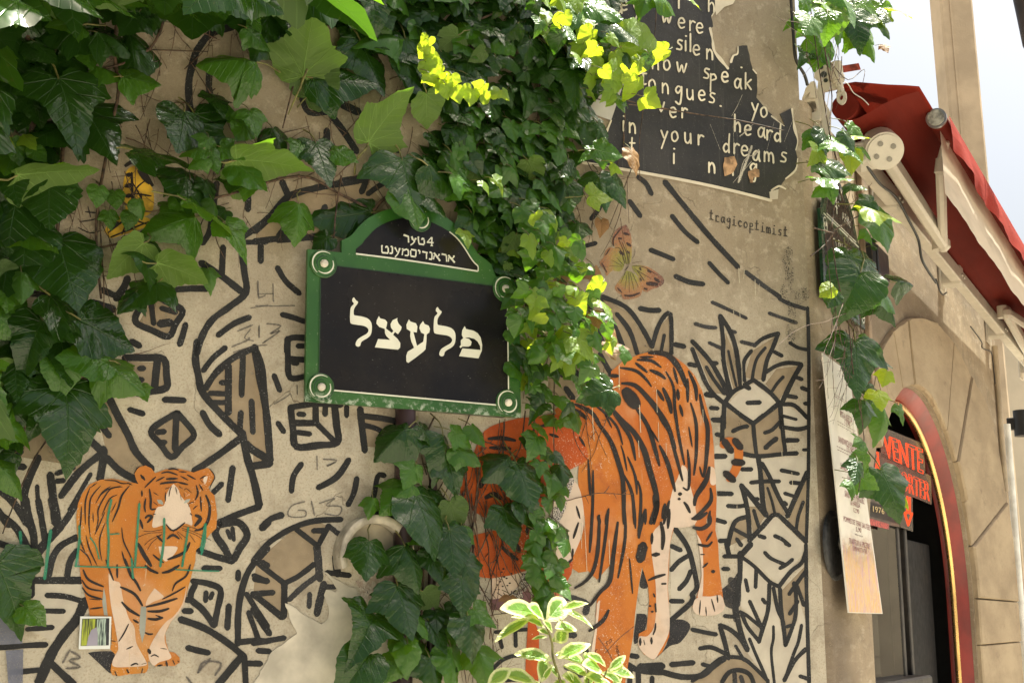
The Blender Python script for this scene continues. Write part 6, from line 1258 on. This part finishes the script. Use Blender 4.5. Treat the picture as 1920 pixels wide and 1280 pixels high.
# ---- top and centre vine
v2 = Vine('climbing_vine', WA.at(800, 100, 0), 'dense climber massed over the street sign and trailing down beside it', 'climbing plant', 'climbing plants on the walls')
scatter(v2, WA, '500,-30 1180,-30 1120,120 1100,240 1060,400 1010,470 960,520 910,450 850,360 800,290 830,220 720,130 620,40 520,40', 80, (60, 95), 'D', (.008, .03), mind=.38, flipp=0)
scatter(v2, WA, '600,-20 1150,-20 1130,100 1080,260 1060,420 1000,540 950,510 910,460 860,370 810,290 850,200 740,120 640,30', 230, (30, 62), 'DDDM', (.03, .085), mind=.42)
scatter(v2, WA, '860,240 1060,240 1070,420 1000,480 900,440 850,330', 60, (28, 50), 'MMD', (.06, .10), mind=.5)
hand(v2, WA, '''576 85 150 178 MU .08 25; 600 150 110 150 DU .05; 505 60 140 -30 D; 640 152 140 78 D .07; 695 120 130 20 D .05; 735 68 110 -70 M .09; 762 105 105 5 D .08; 785 150 95 10 D; 722 222 150 158 MU .09 28; 800 205 80 25 MU .08; 655 12 85 5 D .1; 705 22 85 8 D .1; 545 20 120 -10 D;
 500 302 160 82 MU .09 66; 468 325 90 55 M; 604 300 110 5 D .08; 560 280 60 -20 M; 522 262 66 20 D; 645 290 60 55 M; 475 225 62 10 M; 455 242 66 -30 M; 768 350 150 8 D .09 15; 776 385 95 5 M .11; 832 338 115 60 D .09; 872 340 85 85 M .1; 815 378 80 12 D .09; 560 412 88 0 M .09 10; 645 405 150 -72 D .02; 605 452 50 -60 D .03;
 895 425 85 8 D .08; 875 445 40 0 Y .12; 945 430 72 10 D; 925 470 55 0 M; 965 470 60 10 D; 740 820 100 -52 D .09; 805 815 66 40 D .07; 835 850 95 0 D .10 15; 875 850 80 60 M .09; 750 925 95 -40 M .10; 697 950 44 -15 M .08; 800 975 150 5 D .11 25; 770 890 66 -30 M .09; 850 890 90 10 D .08; 895 815 55 20 M .1; 865 820 60 60 M .1;
 690 1045 95 -15 D .10; 775 1055 100 15 D .11; 848 1030 105 5 D .10 20; 815 1060 70 10 D .08; 758 1140 120 12 D .10 20; 690 1182 118 -25 D .10 35; 668 1262 120 -35 D .10; 752 1210 66 -20 M .09; 788 1168 62 15 M .08; 868 1112 85 -10 D .09; 885 1190 100 10 D .10 15; 745 1252 72 -50 M .09; 765 1235 66 0 M .1; 850 1250 95 -5 M .09;
 812 1262 80 10 D .09; 905 1155 60 50 M .09; 880 1075 90 25 D .08; 940 870 90 -45 D .09; 985 905 110 15 D .09; 955 985 95 5 D .07; 1002 835 66 -30 M .1; 1122 735 85 -80 D .12 20; 990 960 70 30 D .08; 1000 700 70 0 D; 905 1240 80 10 M .08; 820 1190 70 20 D .07; 730 1130 60 -20 D''')
scatter(v2, WA, '935,430 1050,380 1090,470 1125,620 1060,720 1000,770 955,700 950,560', 100, (20, 40), 'MMDY', (.05, .10), mind=.5)
scatter(v2, WA, '1000,740 1090,720 1080,800 1060,950 1060,1150 1020,1150 1010,960 990,860', 30, (28, 50), 'MMD', (.05, .10), mind=.55)
scatter(v2, WA, '780,830 860,850 860,1000 880,1290 780,1290 770,1000', 16, (40, 66), 'DDM', (.02, .06), mind=.5)
for y in range(985, 1150, 20): v2.leaf(WA, 1015 + 14*sin(y*.6), y, 34, R.uniform(-50, 50), 'M', .10); v2.leaf(WA, 1045 + 14*sin(y*.4), y, 38, R.uniform(-40, 60), 'M', .11)
# leaves standing far enough off the wall to catch the sun that rakes along it
lit = [(795, 72, 20), (806, 82, 26), (796, 98, 34), (808, 112, 34), (803, 130, 36), (818, 128, 34), (812, 150, 38), (828, 158, 40), (846, 155, 38), (840, 172, 40), (858, 178, 34), (872, 172, 32), (885, 182, 34), (900, 170, 38), (912, 186, 30), (930, 176, 28), (948, 178, 26)]
for x, y, s_ in lit: v2.leaf(WA, x, y, s_*.86, R.uniform(-60, 60), 'Y', .24, R.uniform(-45, -8), shape=R.choice(['heart', 'ivy']))
scatter(v2, WA, '1000,-10 1075,-10 1110,60 1175,70 1240,100 1225,125 1160,120 1150,200 1110,190 1105,120 1050,90 1010,60', 66, (24, 48), 'YYMYD', (.17, .28), mind=.55, tilt=(-50, 35))
hand(v2, WA, '''1090 20 80 -30 M .2; 1130 15 90 60 M .2; 1165 50 95 30 D .22 40; 1208 98 120 92 Y .24 -30; 1160 145 70 80 Y .24 -30; 1192 168 56 0 Y .24 -30; 1222 190 48 70 Y .24 -35; 1160 190 60 -10 M .2; 1080 150 110 -10 D .1; 1110 120 90 30 D .1; 1125 60 80 0 M .15; 1250 5 70 80 M .22; 1210 0 60 -20 M .22; 1300 0 50 60 Y .24;
 1105 290 46 -60 M .14; 1140 285 62 85 M .16; 1160 312 34 60 Y .2; 1130 350 90 5 D .08; 1160 355 80 15 D .08; 1085 428 66 0 D .06; 1100 240 80 10 D .05; 1070 215 90 -10 D .05; 1125 368 56 88 Y .22; 1190 300 60 10 B .1; 1128 425 36 5 B .06; 1130 250 60 20 D .06''')
scatter(v2, WA, '985,380 1060,400 1110,500 1170,640 1110,700 1060,700 1000,680 965,600 990,500', 84, (22, 46), 'MMYM', (.14, .26), mind=.45, tilt=(-50, 60))
hand(v2, WA, '1050 650 95 10 M .22 50; 1095 650 70 40 Y .24; 1000 600 70 -70 M .18 50; 1120 600 40 20 B .15; 1150 625 40 30 B .15; 1155 650 50 80 B .16; 1175 665 40 85 M .2; 980 375 50 10 B .06; 1050 520 60 0 B .05; 1010 560 50 10 B .05; 1120 520 50 20 B .08; 960 1130 40 0 B; 910 350 36 20 Y .14; 935 345 40 40 Y .16; 1035 460 40 0 Y .13')
for P, r_ in [([(640, -40), (690, 60), (800, 70), (940, 20)], .006), ([(900, -40), (880, 160), (900, 300), (930, 470)], .008), ([(1000, -30), (1010, 200), (1000, 420), (1010, 600), (1000, 820)], .006), ([(950, 182), (1040, 170), (1150, 192), (1260, 205)], .003), ([(1080, 140), (1180, 190), (1280, 210), (1380, 225), (1470, 245)], .003),
     ([(1231, 10), (1225, 90), (1200, 250), (1200, 340)], .0018), ([(1075, 160), (1085, 230), (1100, 300), (1130, 350)], .002), ([(700, 395), (730, 370), (770, 420), (780, 440)], .006), ([(640, 330), (630, 395), (626, 450)], .003), ([(560, 120), (545, 180), (530, 240)], .0032),
     ([(795, 560+250), (800, 850), (805, 900)], .003), ([(1040, 700), (1038, 800), (1040, 900), (1035, 1000), (1045, 1150)], .002), ([(985, 770), (975, 840), (950, 880)], .0025), ([(945, 790), (943, 880)], .0022), ([(868, 870), (885, 980), (890, 1100), (895, 1280)], .003), ([(795, 1050), (790, 1200), (800, 1300)], .003), ([(700, 1210), (690, 1222), (640, 1222)], .0025),
     ([(1190, 300), (1160, 380), (1140, 430)], .0018), ([(1060, 300), (1070, 400), (1080, 420)], .003), ([(900, 870), (890, 960), (880, 1050)], .0035), ([(815, 780), (790, 840), (800, 890)], .003)]: v2.stem(WA, P, r_, (.02, .035))
for P in ([(576, 130), (560, 170), (540, 215)], [(690, 275), (683, 282), (670, 295)]): v2.stem(WA, P, .0035, .08, mi=1)
twigs(v2, WA, 850, 785, 960, 1000, 48, L=(80, 260), r=(.001, .0026), down=.85); twigs(v2, WA, 830, 330, 1080, 560, 60, down=.5); twigs(v2, WA, 560, 130, 800, 330, 36, down=.5); twigs(v2, WA, 860, 1080, 960, 1280, 30, down=.7); twigs(v2, WA, 1060, 180, 1200, 420, 18, down=.7); twigs(v2, WA, 990, 500, 1140, 780, 30, down=.8)
scatter(v2, WA, '560,-420 1000,-420 1000,-60 900,-15 560,-12', 60, (60, 120), 'DDM', (.03, .10), ang=(-80, 80), parts=False, mind=.3, tilt=(0, 70), pet=False)
v2.finish(295)
# ---- vine hanging at the corner
v3 = Vine('climbing_vine', WB.at(1600, 100, .15), 'loose climber trailing down at the corner in front of the plaque and menu', 'climbing plant', 'climbing plants on the walls')
hand(v3, WB, '''1560 42 75 0 MU .16; 1530 62 70 10 M .12; 1545 15 80 -20 M .12; 1590 18 80 20 M .2; 1608 52 95 10 D .2; 1632 75 80 15 M .22; 1652 42 70 20 D .22; 1690 22 60 85 Y .28 60; 1662 30 50 -30 D .24; 1625 10 60 80 M .2; 1580 -5 60 40 M .2; 1535 98 85 -10 M .1; 1508 105 50 -30 D .06; 1548 108 50 20 M .12; 1660 90 28 10 B .24; 1505 40 60 0 M .05;
 1546 262 66 5 D .14; 1575 268 50 10 M .15; 1592 262 56 40 D .2; 1612 255 56 60 Y .2 60; 1602 288 50 30 M .2; 1625 285 40 10 M .2; 1562 312 92 75 D .16; 1530 292 54 -40 Y .12; 1545 322 50 20 M .14; 1560 335 90 80 M .18 60; 1545 348 60 -60 M .16; 1608 348 60 20 D .2 60;
 1650 395 100 60 Y .26 55; 1655 425 105 15 M .22; 1622 382 56 -80 D .2; 1632 440 40 10 M .2; 1588 495 100 -5 D .16; 1632 495 95 20 D .19; 1598 545 130 -35 D .18; 1650 545 110 55 M .22 30; 1700 528 75 95 D .24; 1668 568 90 20 D .2; 1552 545 44 -50 Y .14; 1560 560 50 -30 D .14; 1600 580 44 20 D .16; 1637 448 24 60 D .18; 1640 462 20 80 D .18; 1610 468 30 60 D .16;
 1606 682 140 -12 D .16 15; 1648 672 60 30 D .17; 1660 708 44 -20 Y .2; 1650 745 56 -5 Y .2; 1618 718 56 20 D .15; 1632 735 46 0 D .15; 1625 772 66 -10 D .16; 1660 782 90 -15 M .18; 1690 775 44 10 M .19; 1612 828 40 -60 M .16; 1612 852 46 -80 M .16; 1606 885 62 -20 D .16; 1602 912 40 -10 M .16; 1625 900 60 60 M .16; 1672 918 125 10 D .19 20; 1700 935 40 15 Y .22; 1628 632 34 30 M .16; 1640 645 26 60 M .16''')
scatter(v3, WB, '1495,-30 1680,-30 1660,30 1600,70 1500,60', 16, (40, 66), 'MMD', (.08, .22))
scatter(v3, WB, '1535,250 1620,240 1610,330 1540,340', 6, (34, 56), 'MY', (.1, .2))
for P, r_ in [([(1540, -30), (1545, 80), (1560, 180), (1555, 250), (1575, 330), (1560, 420), (1570, 520), (1590, 600), (1600, 700), (1620, 820), (1610, 920)], .0028), ([(1580, -30), (1575, 60), (1560, 140), (1548, 220)], .002), ([(1500, 40), (1560, 60), (1640, 50)], .003), ([(1515, -20), (1530, 90), (1550, 220), (1562, 300), (1548, 420), (1560, 560)], .0022),
     ([(1560, 435), (1600, 410), (1640, 392)], .0036), ([(1520, 480), (1545, 460), (1565, 435)], .0024), ([(1525, 427), (1562, 437)], .0026), ([(1570, 345), (1585, 390), (1590, 420)], .0028), ([(1558, 540), (1590, 570), (1610, 590)], .0026), ([(1560, 120), (1590, 150), (1620, 130), (1618, 155)], .002), ([(1632, 440), (1640, 560), (1625, 620)], .0012)]: v3.stem(WB, P, r_, (.12, .16), mi=0)
twigs(v3, WB, 1565, 540, 1612, 660, 26, L=(50, 170), r=(.0009, .002), d=(.10, .16), down=.9); twigs(v3, WB, 1580, 690, 1620, 760, 10, L=(30, 70), d=(.1, .16)); twigs(v3, WB, 1510, 0, 1580, 110, 20, L=(40, 120), d=(.08, .16), down=.6); twigs(v3, WB, 1560, 340, 1610, 470, 14, L=(50, 120), d=(.06, .12), down=.8)
v3.finish()
# ---- variegated citrus shrub in the foreground
v4 = Vine('citrus_shrub', WA.at(1050, 1400, .42), 'sunlit variegated citrus shrub poking up at the bottom of the wall', 'shrub')
def ct(x, y): return pts('CT', '%f,%f' % (x, y))[0]
for b, t, wr, ro in [((740, 400), (425, 325), 1.3, .2), ((750, 440), (510, 405), .8, 0), ((655, 438), (340, 618), .75, -.4), ((790, 450), (680, 318), 2.0, .3), ((820, 465), (1008, 252), 1.7, .6), ((980, 350), (1200, 272), 1.3, 0), ((975, 355), (1268, 472), 1.25, .2), ((905, 545), (1112, 530), 1.8, .2),
        ((800, 540), (655, 445), 1.0, -.4), ((880, 600), (820, 480), 1.5, 0), ((850, 620), (765, 560), 1.0, 0), ((905, 690), (1020, 590), 2.6, .5), ((830, 640), (695, 645), .7, 0), ((870, 690), (955, 650), 1.2, 0), ((880, 890), (565, 795), 1.25, .2), ((930, 865), (1222, 712), 1.3, 0), ((1240, 940), (985, 800), 1.2, .3), ((755, 1120), (795, 865), 1.6, .2),
        ((935, 1075), (860, 935), 1.2, 0), ((770, 1110), (860, 970), .9, 0), ((715, 1140), (420, 1005), 1.2, .3), ((190, 1150), (402, 995), 1.5, .3), ((1265, 1050), (1070, 940), 1.3, .2), ((1290, 960), (1245, 845), 2.2, 0), ((1450, 960), (1305, 820), 1.2, .3), ((1400, 990), (1260, 920), 2.0, 0), ((1470, 1000), (1630, 855), 1.1, .3), ((1460, 990), (1718, 1018), 1.4, .2), ((1480, 1010), (1600, 940), 1.6, 0),
        ((1620, 1150), (1455, 1015), 1.3, .3), ((1450, 1130), (1300, 1040), 1.6, 0), ((980, 1050), (1200, 1140), 1.6, .2), ((1100, 1160), (1085, 1020), .9, 0), ((1530, 1160), (1590, 1020), 1.3, 0), ((890, 1160), (1000, 1100), 1.6, 0), ((1330, 1160), (1440, 1090), 2.0, .2), ((1230, 1180), (1290, 1030), 1.6, -.2), ((1380, 1070), (1500, 1150), 1.5, .2), ((600, 1190), (760, 1120), 1.2, .2)]:
    v4.blade(WA, ct(*b), ct(*t), 'V', .42 + R.uniform(-.02, .02), wr, roll=ro, dt=R.uniform(-.03, .05))
for P, r_ in [([ct(980, 1400), ct(985, 1200), ct(930, 1000), ct(885, 850), ct(875, 700), ct(830, 560), ct(790, 440)], .0042), ([ct(1200, 1400), ct(1260, 1150), ct(1250, 960), ct(1230, 900)], .003), ([ct(1350, 1400), ct(1400, 1150), ct(1455, 990)], .003), ([ct(700, 1400), ct(730, 1200), ct(760, 1100)], .003)]: v4.stem(WA, P, r_, .42, mi=1)
v4.stem(WA, [ct(1100, 1400), (1070, 1500), (1060, 1700), (1055, 2300)], .008, .42)
v4.finish()
